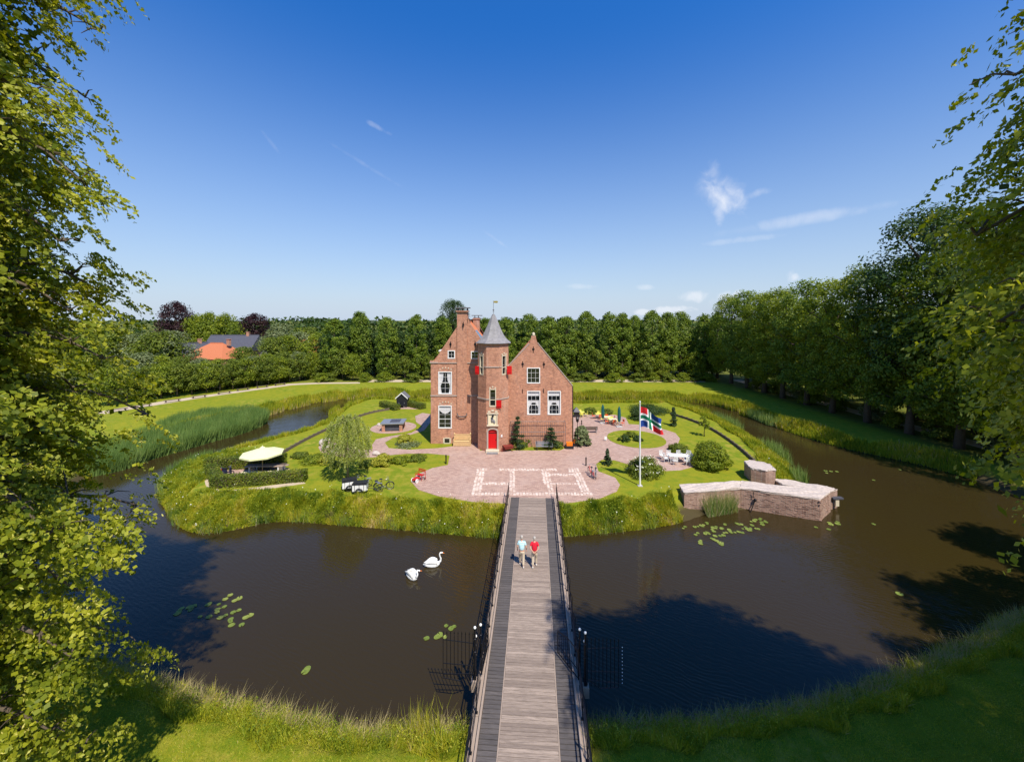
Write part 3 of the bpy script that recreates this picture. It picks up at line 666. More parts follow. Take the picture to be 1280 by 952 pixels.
mb.bb(b0 - .18, b1 + .3, YL - .36, YL + 1.05, zt + .422, zt + .52)
cb(mb, 'chimney_cap', 'lead')
# rear chimney
mb = MB(); cxr = -5.05; mb.bb(cxr - .48, cxr + .42, 55.8, 56.8, 11.5, 15.35); mb.bb(cxr - .62, cxr + .56, 55.7, 56.9, 15.1, 15.22); cb(mb, 'chimney', 'castle_brick')
mb = MB(); mb.bb(cxr - .3, cxr - .2, 55.9, 56.0, 15.352, 15.6); mb.bb(cxr + .2, cxr + .3, 55.9, 56.0, 15.352, 15.6); mb.bb(cxr - .7, cxr + .75, 55.6, 57., 15.602, 15.7); cb(mb, 'chimney_cap', 'lead')
# roof of the left wing: tiled, rows of pantiles as ridges
xc = LX(261); rh = 14.75; eh = co + .05
def pitched(x0, x1, xm, y0, y1, ze, zr, name, mat, over=.15, rib=.28):
    mb = MB(); m2 = zr - ze
    for sgn, xe in ((-1, x0), (1, x1)):
        xe2 = xe + sgn * over; zE = ze - over * m2 / abs(xm - xe)
        mb.add([(xe2, y0, zE), (xm, y0, zr), (xm, y1, zr), (xe2, y1, zE), (xe2, y0, zE - .12), (xm, y0, zr - .12), (xm, y1, zr - .12), (xe2, y1, zE - .12)],
               [(0, 1, 2, 3), (4, 7, 6, 5), (0, 4, 5, 1), (3, 2, 6, 7), (0, 3, 7, 4)])
        if rib:
            y = y0 + rib / 2
            while y < y1: mb.tube([(xe2, y, zE + .02), (xm, y, zr + .02)], .045, 4, False); y += rib
    mb.tube([(xm, y0, zr + .03), (xm, y1, zr + .03)], .1, 6)
    return cb(mb, name, mat)
pitched(xl + .15, xr - .15, xc, YL + .44, DL - .36, eh, rh, 'roof', 'orange_tile')
# skylight / solar panel on the right slope, facing right
sl_ = (rh - eh) / (xr - .15 - xc); nrm = Vector((sl_, 0, 1)).normalized()
sp = MB()
for (xa, xb, ya, yb) in [(xc + .9, xc + 2.1, 50.2, 53.6)]:
    q = [(xa, ya), (xb, ya), (xb, yb), (xa, yb)]
    sp.add([(x + nrm.x * .12, y, rh - (x - xc) * sl_ + nrm.z * .12) for x, y in q] + [(x, y, rh - (x - xc) * sl_ - .02) for x, y in q], [(0, 1, 2, 3), (0, 4, 5, 1), (1, 5, 6, 2), (2, 6, 7, 3), (3, 7, 4, 0)])
cb(sp, 'roof_window', 'solar')
dm = MB(); dm.bb(-9.35, -8.3, 50.0, 51.6, 11.0, 11.15); dm.bb(-9.2, -8.3, 50.1, 51.5, 10.2, 10.998); cb(dm, 'dormer', 'white_paint')
window((0, YL), (1, 0), hl[0], 2, 4, 'drawn'); window((0, YL), (1, 0), hl[1], 2, 5, 'valance'); window((0, YL), (1, 0), hl[2], 2, 2); window((0, YL), (1, 0), hl[3], 2, 2)
# sandstone blocks above the windows, in a shallow arch
def blocks(xm, zt, wdt, n, Y, sz=.13):
    for i in range(n):
        t = (i / (n - 1) - .5) * 2; cb(MB().box((xm + t * wdt / 2, Y - .02, zt + .22 * (1 - t * t)), (sz, .05, sz * 1.2), 0), 'arch_stone', 'sandstone')
blocks(LX(160), LZ(440), 1.35, 5, YL); blocks(LX(160), LZ(624), 1.35, 5, YL)
for zx, zy in ((187, 305), (320, 305), (257, 200)):
    mb = MB(); x, z = LX(zx), LZ(zy); y = YL - (.28 if zx == 257 else .04)
    mb.bb(x - .05, x + .05, y - .03, y + .03, z - .32, z + .3); mb.bb(x - .12, x + .12, y - .02, y + .02, z - .05, z + .15); mb.tube([(x, y, z + .3), (x, y, z + .42)], [.06, .02], 5); cb(mb, 'wall_anchor', 'black_iron')
mb = MB(); x0, x1, z0, z1 = LX(152), LX(184), LZ(836), LZ(812)
mb.bb(x0 - .05, x1 + .05, YL - .05, YL - .002, z0 - .1, z0); mb.bb(x0 - .12, x0 + .06, YL - .05, YL - .003, z0, z1 + .04); mb.bb(x1 - .06, x1 + .12, YL - .05, YL - .003, z0, z1 + .04); mb.bb(x0 + .06, x1 - .06, YL - .05, YL - .003, z1 - .02, z1 + .1); cb(mb, 'cellar_window', 'sandstone')
mb = MB(); mb.bb(x0 + .061, x1 - .061, YL - .02, YL - .004, z0 + .001, z1 - .021); mb.build('pane', 'window_glass', cas, world=True)
# --- right wing
YR = 46.4
RX = lambda zx: -11.364 + .021884 * zx
RZ = lambda zy: 18.788 - .021884 * zy
x0, x1 = RX(441), RX(845); xm = RX(636)
outr = [(x0, -.1), (x1, -.1), (x1, RZ(527)), (RX(657), RZ(297)), (RX(650), RZ(275)), (RX(648), RZ(258)), (RX(624), RZ(258)), (RX(622), RZ(275)), (RX(615), RZ(300)), (RX(425) + .05, RZ(500)), (x0, RZ(500))]
hr = [tuple((RX(a), RX(b), RZ(d), RZ(c))) for a, b, c, d in [(601, 670, 431, 514), (602, 671, 557, 683), (713, 782, 557, 683)]]
w = MB(); facade(w, (0, YR), (1, 0), outr, hr)
DR = YR + 9.0; ez = RZ(527)
w.add([(x0, YR, -.1), (x0, DR, -.1), (x0, DR, ez), (x0, YR, ez)], [(0, 1, 2, 3)]); w.add([(x1, YR, -.1), (x1, DR, -.1), (x1, DR, ez), (x1, YR, ez)], [(0, 1, 2, 3)])
g = outr[2:]
for a, b in zip(g[:-1], g[1:]): w.add([(a[0], YR, a[1]), (b[0], YR, b[1]), (b[0], YR + .35, b[1]), (a[0], YR + .35, a[1])], [(0, 1, 2, 3)])
w.add([(x, YR + .35, z) for x, z in g], [tuple(range(len(g)))])
w.add([(x0, DR, -.1), (x1, DR, -.1), (x1, DR, ez), (xm, DR, RZ(300)), (x0, DR, ez)], [(0, 1, 2, 3, 4)])
o = cb(w, 'brick_wall', 'castle_brick'); o['label'] = 'brick wall of the lower right wing with plain pointed gable'
cp = MB()  # sandstone capping on the gable slopes
for a, b in ((outr[2], outr[3]), (outr[8], outr[9])):
    A = Vector((a[0], 0, a[1])); B = Vector((b[0], 0, b[1])); d = (B - A).normalized(); up_ = Vector((-d.z, 0, d.x)); up_ = up_ if up_.z > 0 else -up_
    for k in range(2): pass
    q0, q1 = A + up_ * .002, B + up_ * .002; q2, q3 = B + up_ * .09, A + up_ * .09
    cp.add([(p.x, YR - .05, p.z) for p in (q0, q1, q2, q3)] + [(p.x, YR + .4, p.z) for p in (q0, q1, q2, q3)], [(0, 1, 2, 3), (7, 6, 5, 4), (3, 2, 6, 7), (0, 4, 5, 1), (1, 5, 6, 2), (0, 3, 7, 4)])
cb(cp, 'gable_capping', 'band_stone')
fz = RZ(258)
cb(MB().lathe([(.16, fz), (.24, fz + .04), (.12, fz + .1), (.19, fz + .2), (.17, fz + .3), (.05, fz + .4)], 10, (xm, YR + .17, 0)), 'finial', 'sandstone', smooth=True)
pitched(x0 + .1, x1 - .1, xm, YR + .37, DR - .05, ez - .1, RZ(300) - .25, 'roof', 'orange_tile')
for h, rw in zip(hr, (3, 5, 5)): window((0, YR), (1, 0), h, 3, rw, 'cafe' if rw == 5 else None)
for zx, zy, s in ((635, 333, 1), (577, 413, 1), (692, 415, 1), (576, 556, .8), (690, 554, .8)):
    mb = MB(); x, z = RX(zx), RZ(zy); y = YR - .04
    mb.bb(x - .035, x + .035, y - .03, y + .03, z - .3 * s, z + .28 * s)
    if s == 1: mb.bb(x - .13, x + .13, y - .02, y + .02, z, z + .16); mb.tube([(x, y, z + .28), (x, y, z + .42)], [.06, .02], 5)
    cb(mb, 'wall_anchor', 'black_iron')
mb = MB(); mb.tube([(x1 + .08, YR + .1, 0), (x1 + .08, YR + .1, ez - .1)], .06, 8); cb(mb, 'downpipe', 'black_iron')
# --- stair tower
TD = 3.55; ta = TD / 2; tc_ = Vector((-2.2, 44.7 + ta)); ts = 2 * ta * math.tan(PI / 8)
te = 12.35
tw = MB()
def tface(k):
    th = -PI / 2 + k * PI / 4; u = (-math.sin(th), math.cos(th)); o = (tc_.x + ta * math.cos(th) - u[0] * ts / 2, tc_.y + ta * math.sin(th) - u[1] * ts / 2); return o, u
sz = lambda zy, Y: 15 - ((360 + zy / 4.327) - 400) * Y / 490
hz = {0: [(ts / 2 - .36, ts / 2 + .36, sz(640, 44.7), sz(546, 44.7)), (ts / 2 - .52, ts / 2 + .52, .36, sz(762, 44.7))],
      -1: [(ts / 2 - .38, ts / 2 + .22, sz(468, 45.2), sz(364, 45.2))], 1: [(ts / 2 - .30, ts / 2 + .34, sz(468, 45.2), sz(364, 45.2))]}
for k in range(-3, 5):
    o, u = tface(k); facade(tw, o, u, [(0, -.1), (ts, -.1), (ts, te), (0, te)], hz.get(k, []), .2)
o = cb(tw, 'tower_wall', 'castle_brick'); o['label'] = 'octagonal brick stair tower wall'
sp = MB()
for k in (-2, -1, 0, 1, 2):
    o, u = tface(k); n_ = (u[1], -u[0])
    for z in (sz(425, 45), sz(598, 45)):
        mid = (o[0] + u[0] * ts / 2 + n_[0] * .035, o[1] + u[1] * ts / 2 + n_[1] * .035)
        if (k == 0 and z < 7): 
            for s in (-1, 1): sp.box((mid[0] + s * .56, mid[1], z), (.34, .066, .12), 0)
            continue
        if k in (-1, 1) and z > 8:
            for s in (-1, 1): sp.box((mid[0] + u[0] * s * .56, mid[1] + u[1] * s * .56, z), (.3, .066, .12), math.atan2(u[1], u[0]))
            continue
        sp.box((mid[0], mid[1], z), (ts + .02, .066, .12), math.atan2(u[1], u[0]))
cb(sp, 'string_course', 'band_stone')
for k, rows in ((0, 4), (-1, 4), (1, 4)):
    o, u = tface(k); h = hz[k][0]; window(o, u, h, 1, rows, None, .075, 'sandstone', .2)
    n_ = (u[1], -u[0]); xm_ = (h[0] + h[1]) / 2; rz = math.atan2(u[1], u[0])
    t1 = MB(); t1.box((0, 0, 0), (h[1] - h[0] - .1, .1, .07)); t1.build('transom', 'sandstone', cas, (o[0] + u[0] * xm_ - n_[0] * .02 - cas.location.x, o[1] + u[1] * xm_ - n_[1] * .02 - cas.location.y, (h[2] * .62 + h[3] * .38)), (0, 0, rz))
    for i in range(3):
        a = (-.3, 0, .3)[i]; q = MB().box((a, 0, .2 if i == 1 else .08), (.16, .05, .18))
        q.build('arch_stone', 'sandstone', cas, (o[0] + u[0] * xm_ + n_[0] * .02 - cas.location.x, o[1] + u[1] * xm_ + n_[1] * .02 - cas.location.y, h[3] + .05), (0, 0, rz))
def shutter(x, y, z0, z1, wd, rz, label):
    mb = MB(); n = 4
    for i in range(n): mb.bb(-wd / 2 + wd * i / n + .004, -wd / 2 + wd * (i + 1) / n - .004, -.02, .02, 0, z1 - z0)
    mb.bb(-wd / 2 + .03, wd / 2 - .03, -.035, -.0205, .1, .18); mb.bb(-wd / 2 + .03, wd / 2 - .03, -.035, -.0205, z1 - z0 - .18, z1 - z0 - .1)
    s = mb.build('shutter', 'red_paint', cas, (x - cas.location.x, y - cas.location.y, z0), (0, 0, rz)); s['label'] = label
    hb = MB(); hb.bb(-wd / 2 - .03, wd / 2 - .1, -.045, -.0355, .12, .16); hb.build('hinge', 'black_iron', s)
shutter(-4.04, 45.32, sz(468, 45), sz(423, 45), .48, -R(12), 'red shutter folded open left of the upper tower window')
shutter(-.30, 45.3, sz(468, 45), sz(423, 45), .56, R(8), 'red shutter folded open right of the upper tower window')
shutter(-2.2 + .70, 44.62, sz(648, 44.7), sz(605, 44.7), .60, R(-4), 'red shutter open beside the window over the door')
# door, surround, relief
dz1 = sz(762, 44.7); dx = -2.2
dr = MB()
for i in range(5): dr.bb(dx - .5 + .2 * i + .005, dx - .5 + .2 * i + .195, 44.79, 44.84, .37, dz1 - .05)
door = cb(dr, 'door', 'red_paint')
MB().ball((dx + .35 - cas.location.x, 44.76 - cas.location.y, 1.35), .045).build('handle', 'black_iron', door)
MB().bb(dx - .45 - cas.location.x, dx + .45 - cas.location.x, 44.768 - 50, 44.788 - 50, dz1 - .5, dz1 - .42).build('hinge', 'black_iron', door)
fr = MB(); y0, y1 = 44.62, 44.698
fr.bb(dx - .68, dx - .5, y0, y1, .3, dz1 - .25); fr.bb(dx + .5, dx + .68, y0, y1, .3, dz1 - .25)
N = 10
for i in range(N):
    a, b = PI * i / N, PI * (i + 1) / N
    f_ = lambda r, rz_, t: (dx + r * math.cos(t), dz1 - .26 + rz_ * math.sin(t))
    q = [f_(.5, .26, a), f_(.68, .42, a), f_(.68, .42, b), f_(.5, .26, b)]
    fr.add([(x, y0, z) for x, z in q] + [(x, y1, z) for x, z in q], [(0, 1, 2, 3), (0, 4, 5, 1), (1, 5, 6, 2), (2, 6, 7, 3), (3, 7, 4, 0)])
cb(fr, 'door_surround', 'band_stone')
tp = MB()
for s in (-1, 1): tp.add([(dx + s * .5, 44.74, dz1 + .02), (dx + s * .5, 44.74, dz1 - .28), (dx + s * .42, 44.74, dz1 - .12), (dx + s * .25, 44.74, dz1 + .02)], [(0, 1, 2, 3)])
cb(tp, 'door_corner', 'dark_slate')
rp = MB(); z0, z1 = sz(738, 44.7), sz(680, 44.7)
rp.bb(dx - .55, dx + .55, 44.62, 44.697, z0, z1); cb(rp, 'relief_panel', 'cream_plaster')
rp = MB(); rp.bb(dx - .66, dx + .66, 44.52, 44.698, z0 - .16, z0 - .002); rp.bb(dx - .66, dx + .66, 44.52, 44.698, z1 + .002, z1 + .12)
for i in range(3): rp.box((dx - .4 + .4 * i, 44.66, z1 + .26 + (.12 if i == 1 else 0)), (.3, .07, .2))
for s in (-1, 1): rp.bb(dx + s * .5 - .06, dx + s * .5 + .06, 44.56, 44.619, z0, z1)
cb(rp, 'relief_frame', 'sandstone')
st = MB(); st.ball((dx - .05, 44.6, z0 + .55), .16, sq=(1, .5, 2.0)); st.ball((dx - .03, 44.57, z0 + .98), .09); st.ball((dx + .18, 44.6, z0 + .35), .12, sq=(1, .5, 2)); cb(st, 'relief_figure', 'slate', smooth=True)
lm = MB(); lm.lathe([(.03, 0), (.11, .08), (.13, .25), (.03, .36)], 6, (dx + .02, 44.42, z1 - .35)); lm.tube([(dx + .02, 44.42, z1), (dx + .02, 44.6, z1 + .05)], .015, 4); cb(lm, 'lantern', 'black_iron')
stp = MB(); stp.bb(dx - .75, dx + .75, 44.15, 44.69, -.05, .3); cb(stp, 'step', 'sandstone')
stp = MB(); stp.bb(dx - .62, dx + .62, 43.75, 44.148, -.05, .15); cb(stp, 'step', 'slate')
sq_ = MB(); o, u = tface(1); sq_.box((o[0] + u[0] * .35 + .03, o[1] + u[1] * .35 - .03, 1.75), (.22, .04, .28), math.atan2(u[1], u[0])); cb(sq_, 'wall_plaque', 'white_paint')
# tower roof with a bell cast foot; slates as shallow courses
pr = [(2.06, te - .10), (2.08, te), (1.74, te + .33), (1.44, te + .70), (1.22, te + 1.1), (1.00, te + 1.65), (.78, te + 2.25), (.55, te + 2.95), (.33, te + 3.6), (.14, te + 4.1), (.06, te + 4.15)]
pr = [(r_, te + (z_ - te) * .81) for r_, z_ in pr]
prof = []
for (r0, z0), (r1, z1) in zip(pr[1:-1], pr[2:]):
    n_c = 3
    for i in range(n_c):
        t = i / n_c; t2 = (i + 1) / n_c; prof += [(r0 + (r1 - r0) * t + .018, z0 + (z1 - z0) * t), (r0 + (r1 - r0) * t2 + .018, z0 + (z1 - z0) * t2 - .002), (r0 + (r1 - r0) * t2, z0 + (z1 - z0) * t2)]
kk = 1 / math.cos(PI / 8)
cb(MB().lathe([(r * kk * .98, z) for r, z in [pr[0]] + prof], 8, (tc_.x, tc_.y, 0), ph=PI / 8), 'tower_roof', 'slate')
mb = MB(); mb.tube([(tc_.x, tc_.y, te + 3.25), (tc_.x, tc_.y, te + 4.95)], .025, 6); mb.ball((tc_.x, tc_.y, te + 3.85), .1)
mb.bb(tc_.x - .1, tc_.x + .1, tc_.y - .01, tc_.y + .01, te + 3.6, te + 3.64); wv = cb(mb, 'weather_vane', 'lead')
mb = MB(); mb.add([(tc_.x + a - cas.location.x, tc_.y + b_ - cas.location.y, te + z) for b_ in (-.01, .01) for a, z in ((.03, 4.9), (.45, 4.93), (.55, 4.8), (.45, 4.67), (.03, 4.7))], [(0, 1, 2, 3, 4), (9, 8, 7, 6, 5), (0, 5, 6, 1), (1, 6, 7, 2), (2, 7, 8, 3), (3, 8, 9, 4), (4, 9, 5, 0)])
mb.build('vane_flag', 'gold', wv)
# espalier frame on the right wing wall
mb = MB(); xa, xb, za, zb = RX(513), RX(805), RZ(842), RZ(717)
for z in (zb, RZ(773)): mb.tube([(xa, YR - .35, z), (xb, YR - .35, z)], .03, 5)
n_b = 26
for i in range(n_b + 1):
    x = xa + (xb - xa) * i / n_b; mb.tube([(x, YR - .35, 0 if i in (0, n_b) else .3), (x, YR - .35, zb)], .03 if i in (0, n_b) else .012, 4)
for x in (xa, (xa + xb) / 2, xb): mb.tube([(x, YR - .35, zb), (x, YR - .003, zb)], .02, 4)
cb(mb, 'espalier_frame', 'lead')
mb = MB(); mb.tube([(x1 + .55, YR - .4, 0), (x1 + .55, YR - .4, 3.0)], .035, 6); mb.lathe([(.05, 3.0), (.15, 3.1), (.2, 3.45), (.24, 3.47), (.03, 3.7)], 6, (x1 + .55, YR - .4, 0))
t = thing('lamp_post', 'black lantern post at the right corner of the castle', 'lamp', (x1 + .55, YR - .4, 0)); mb.build('post', 'black_iron', t, world=True)
# ================================================================== BRIDGE
BA = -math.atan(.0588)
br = thing('footbridge', 'long timber plank footbridge with black iron railings leading to the castle', 'bridge', (-.223, 0, 0), BA)
BZ = .12; BY0, BY1 = 7.6, 32.9
pc = MB().box((0, 0, 0), (2.08, .128, .05)).mesh('plank', 'plank_light')
ps = MB().box((0, 0, 0), (.68, .155, .05)).mesh('side_plank', 'plank_dark')
rb = random.Random(3)
y = BY0
while y < BY1: link('plank', pc, br, (rb.uniform(-.006, .006), y, BZ - .025 + rb.uniform(-.003, .003)), (0, 0, rb.uniform(-.002, .002))); y += .142
y = BY0
while y < BY1:
    for s in (-1, 1): link('side_plank', ps, br, (s * 1.43, y, BZ - .035 + rb.uniform(-.002, .002)), (0, rb.uniform(-.004, .004), 0))
    y += .182
for s in (-1, 1):
    for (xa, xb, za, zb, nm, mt) in ((1.045, 1.085, -.08, .004, 'deck_strip', 'wood_grey'), (1.78, 1.86, -.12, .09, 'kerb_beam', 'wood_grey')):
        mb = MB(); mb.bb(s * xa, s * xb, BY0, BY1, BZ + za, BZ + zb); mb.build(nm, mt, br)
    y = BY0; k = 0
    while y < BY1 - .1:
        L = min(2.36, BY1 - y); mb = MB(); mb.bb(s * 1.865, s * (2.10 + (.04 if k % 2 else 0)), y, y + L - .02, BZ - .32, BZ - .03); mb.build('edge_beam', 'wood_grey', br); y += L; k += 1
for y in np.arange(15.5, 32.5, 2.8):
    for s in (-1.7, 0, 1.7):
        MB().tube([(s, y, -2.2), (s, y, BZ - .33)], .13, 8).build('pile', 'wood_dark', br)
    MB().bb(-2.05, 2.05, y - .12, y + .12, BZ - .60, BZ - .335).build('cross_beam', 'wood_dark', br)
GY = 16.2
def tip(x, y): return (x, y)
PSP = 1.40
posts = [GY + .0 + PSP * i for i in range(-6, 12)]
pm = MB(); pm.bb(-.02, .02, -.02, .02, -.35, 1.02); pm.tube([(0, 0, 0), (.0, 0, 0)], .01, 4); pm.bb(-.05, .05, -.05, .05, -.05, .0); pm = pm.mesh('railing_post', 'black_iron')
rl = {}
for s in (-1, 1):
    X = s * 2.0
    for i, y in enumerate(posts):
        if BY0 < y < BY1 + .2 and abs(y - GY) > .3:
            link('railing_post', pm, br, (X, y, BZ))
            mb = MB(); mb.tube([(X, y, BZ + .95), (X + s * .16, y, BZ + .55), (X + s * .12, y, BZ - .2)], .012, 4); mb.build('stay', 'black_iron', br)
            # turned scroll ball at each post
    for z, r in ((1.02, .028), (.70, .014), (.42, .014), (.14, .014)):
        mb = MB(); mb.tube([(X, BY0, BZ + z), (X, GY - .2, BZ + z)], r, 5); mb.build('rail', 'black_iron', br)
        mb = MB(); mb.tube([(X, GY + .2, BZ + z), (X, BY1, BZ + z)], r, 5); mb.build('rail', 'black_iron', br)
    mb = MB(); mb.tube([(X, BY1, BZ), (X, BY1, BZ + 1.02)], .03, 5)
    mb.tube([(X, BY1, BZ + 1.02), (X, BY1 + .25, BZ + 1.15), (X, BY1 + .3, BZ + 1.0)], .02, 4); mb.build('railing_end', 'black_iron', br)
# gate with fans reaching out over the moat
ga = thing('bridge_gate', 'open black iron bridge gate with barred side fans over the water and white ball finials', 'gate', (-.223 + .0588 * GY, GY, 0), BA)
for s in (-1, 1):
    for dx_, dy_, h_ in ((2.28, 0, 2.15), (2.10, .42, 1.95), (2.28, .22, 1.62)):
        p = MB(); x = s * dx_; p.tube([(x, dy_, -.35), (x, dy_, h_)], .045 if h_ > 2 else .035, 8); p.bb(x - .06, x + .06, dy_ - .06, dy_ + .06, BZ - .1, BZ + .1)
        p.lathe([(.045, 0), (.075, .03), (.05, .06)], 8, (x, dy_, h_ * .55)); p.lathe([(.045, 0), (.075, .03), (.05, .06)], 8, (x, dy_, h_ * .8))
        po = p.build('gate_post', 'black_iron', ga)
        MB().ball((x, dy_, h_ + .05), .058, 12, 8).build('ball_finial', 'ball_white', po, smooth=True)
    cbk = MB(); cbk.bb(s * 2.05, s * 2.42, -.14, .12, -.02 - .35, .06); cbk.build('post_block', 'wood_grey', ga)
    x0, x1 = 2.36, 3.62
    fr = MB(); fr.tube([(s * x0, 0, .02), (s * x0, 0, 1.7)], .015, 4); fr.tube([(s * x0, 0, .28), (s * x1, 0, .20)], .02, 5); fr.tube([(s * x0, 0, .62), (s * x1, 0, .66)], .018, 5); fr.tube([(s * x0, 0, 1.55), (s * x1, 0, 1.65)], .018, 5)
    fr.tube([(s * x0, 0, .30), (s * 2.9, 0, -.05), (s * x1, 0, .05)], .018, 5); fr.build('fan_frame', 'black_iron', ga)
    n_b = 8
    for i in range(n_b + 1):
        x = x0 + (x1 - x0) * i / n_b
        b = MB(); b.tube([(s * x, 0, .02), (s * x, 0, 1.88 + .03 * math.sin(i))], .014, 4); b.lathe([(.001, 0), (.028, .05), (.001, .16)], 5, (s * x, 0, 1.87)); b.build('fan_bar', 'black_iron', ga)
    for k in range(11 if s > 0 else 0):
        z = .25 + k * .145; b = MB(); b.tube([(s * x1, 0, z), (s * (x1 + .13), -.05, z + .02)], .012, 4); sp_ = b.build('fan_spike', 'black_iron', ga)
        MB().ball((s * (x1 + .14), -.05, z + .02), .02, 6, 4).build('spike_tip', 'ball_white', sp_)  # sun glint on the spike put into the white colour
def leaf(x, y, ang, wd, h0, h1):
    L = MB(); L.tube([(0, 0, h0 - .3), (0, 0, h0 + .15)], .03, 6); L.tube([(0, 0, .15), (wd, 0, .15)], .022, 5); L.tube([(0, 0, .5), (wd, 0, .5)], .016, 5); L.tube([(0, 0, h0), (wd * .5, 0, h0 + .05), (wd, 0, h1)], .022, 5); L.tube([(wd, 0, .1), (wd, 0, h1)], .024, 5); L.tube([(0, 0, .1), (0, 0, h0)], .03, 5)
    o = L.build('gate_leaf', 'black_iron', ga, (x, y, BZ), (0, 0, ang))
    n_b = 10
    for i in range(1, n_b):
        q = wd * i / n_b; b = MB(); b.tube([(q, 0, .15), (q, 0, h0 + (h1 - h0) * i / n_b + .08)], .011, 4); b.build('leaf_bar', 'black_iron', o)
leaf(2.0, .05, R(122), 1.45, 1.25, 1.1)
leaf(-2.0, .05, R(86), 1.45, 1.25, 1.1)

# ================================================================== RUIN
ru = thing('ruined_wall', 'pale topped remnant of a thick brick wall bent in a shallow V, standing in the moat', 'ruin', (20, 34, -1.3))
def wallseg(poly, z0, z1, name='brick_wall', cap=.10, seed=1):
    rr = random.Random(seed); mb = MB(); mb.prism(poly, z0, z1 - cap); mb.build(name, 'ruin_brick', ru, world=True)
    # weathered top: subdivided and uneven
    tr = tessellate_polygon([[Vector((*p, 0)) for p in poly]])
    bm = bmesh.new(); vs = [bm.verts.new((p[0], p[1], z1)) for p in poly]
    f = bm.faces.new(vs); 
    if f.normal.z < 0: f.normal_flip()
    bm.normal_update()
    ext = bmesh.ops.extrude_face_region(bm, geom=[f]); 
    for v in [g_ for g_ in ext['geom'] if isinstance(g_, bmesh.types.BMVert)]: v.co.z = z1 - cap + .002
    bmesh.ops.subdivide_edges(bm, edges=bm.edges[:], cuts=6, use_grid_fill=True)
    for v in bm.verts: v.co += Vector((rr.uniform(-.06, .06), rr.uniform(-.06, .06), rr.uniform(-.06, .05)))
    for v in bm.verts: v.co -= ru.location
    me = bpy.data.meshes.new('cap'); bm.to_mesh(me); bm.free(); me.materials.append(MAT['ruin_cap']); link('wall_cap', me, ru)
wallseg([(14.5, 33.0), (19.75, 33.95), (20.75, 35.45), (14.8, 34.6)], -2.4, .5, seed=1)
wallseg([(19.76, 33.95), (25.0, 31.8), (27.1, 33.35), (20.77, 35.45)], -2.4, .5, seed=2)
mb = MB()
rr = random.Random(8)   # loose bricks sticking proud of the faces
def protr(a, b, z0, z1, n):
    a = Vector(a); b = Vector(b); d = (b - a).normalized(); an = math.atan2(d.y, d.x); nr = Vector((d.y, -d.x))
    for _ in range(n):
        p = a.lerp(b, rr.random()) - nr * .022; mb.box((p.x, p.y, rr.uniform(z0, z1)), (.24, .08, .075), an)
protr((14.5, 33.0), (19.75, 33.95), -1.3, .35, 60); protr((19.75, 33.95), (25, 31.8), -1.3, .35, 120); protr((25, 31.8), (27.1, 33.35), -1.3, .35, 40)
tag(mb.build('proud_bricks', 'ruin_brick', ru, world=True), kind='stuff')
mb = MB(); mb.tube([(20.6, 33.5, -.2), (20.6, 33.45, .35)], .03, 5); mb.tube([(20.2, 33.2, -1.25), (20.75, 33.45, -.35)], .04, 5); mb.ball((20.72, 33.4, -.3), .12); mb.build('iron_bracket', 'black_iron', ru, world=True)
ru2 = ru; ru = thing('ruined_wall', 'low broken wall fragment with sloping top behind the tip of the V shaped ruin', 'ruin', (26, 34.6, -1.3))
wallseg([(24.2, 35.0), (27.4, 33.7), (28.3, 34.1), (27.6, 34.8), (25.2, 36.2), (24.2, 36.2)], -2.4, .32, seed=3)
mb = MB(); mb.bb(27.5, 28.4, 33.55, 33.9, -.35, -.22); mb.build('stone_ledge', 'dark_slate', ru, world=True); mb = MB(); mb.bb(27.75, 28.05, 33.6, 33.85, -.95, -.36); mb.build('corbel', 'sandstone', ru, world=True)
ru = thing('ruined_tower_stump', 'squat six sided brick stump with pale top beside the bent ruin wall', 'ruin', (22.6, 36.8, 0))
wallseg([(22.2, 36.4), (23.1, 35.7), (24.2, 36.0), (24.6, 37.4), (23.4, 38.5), (22.5, 38.0)], -.6, 1.32, cap=.14, seed=4)

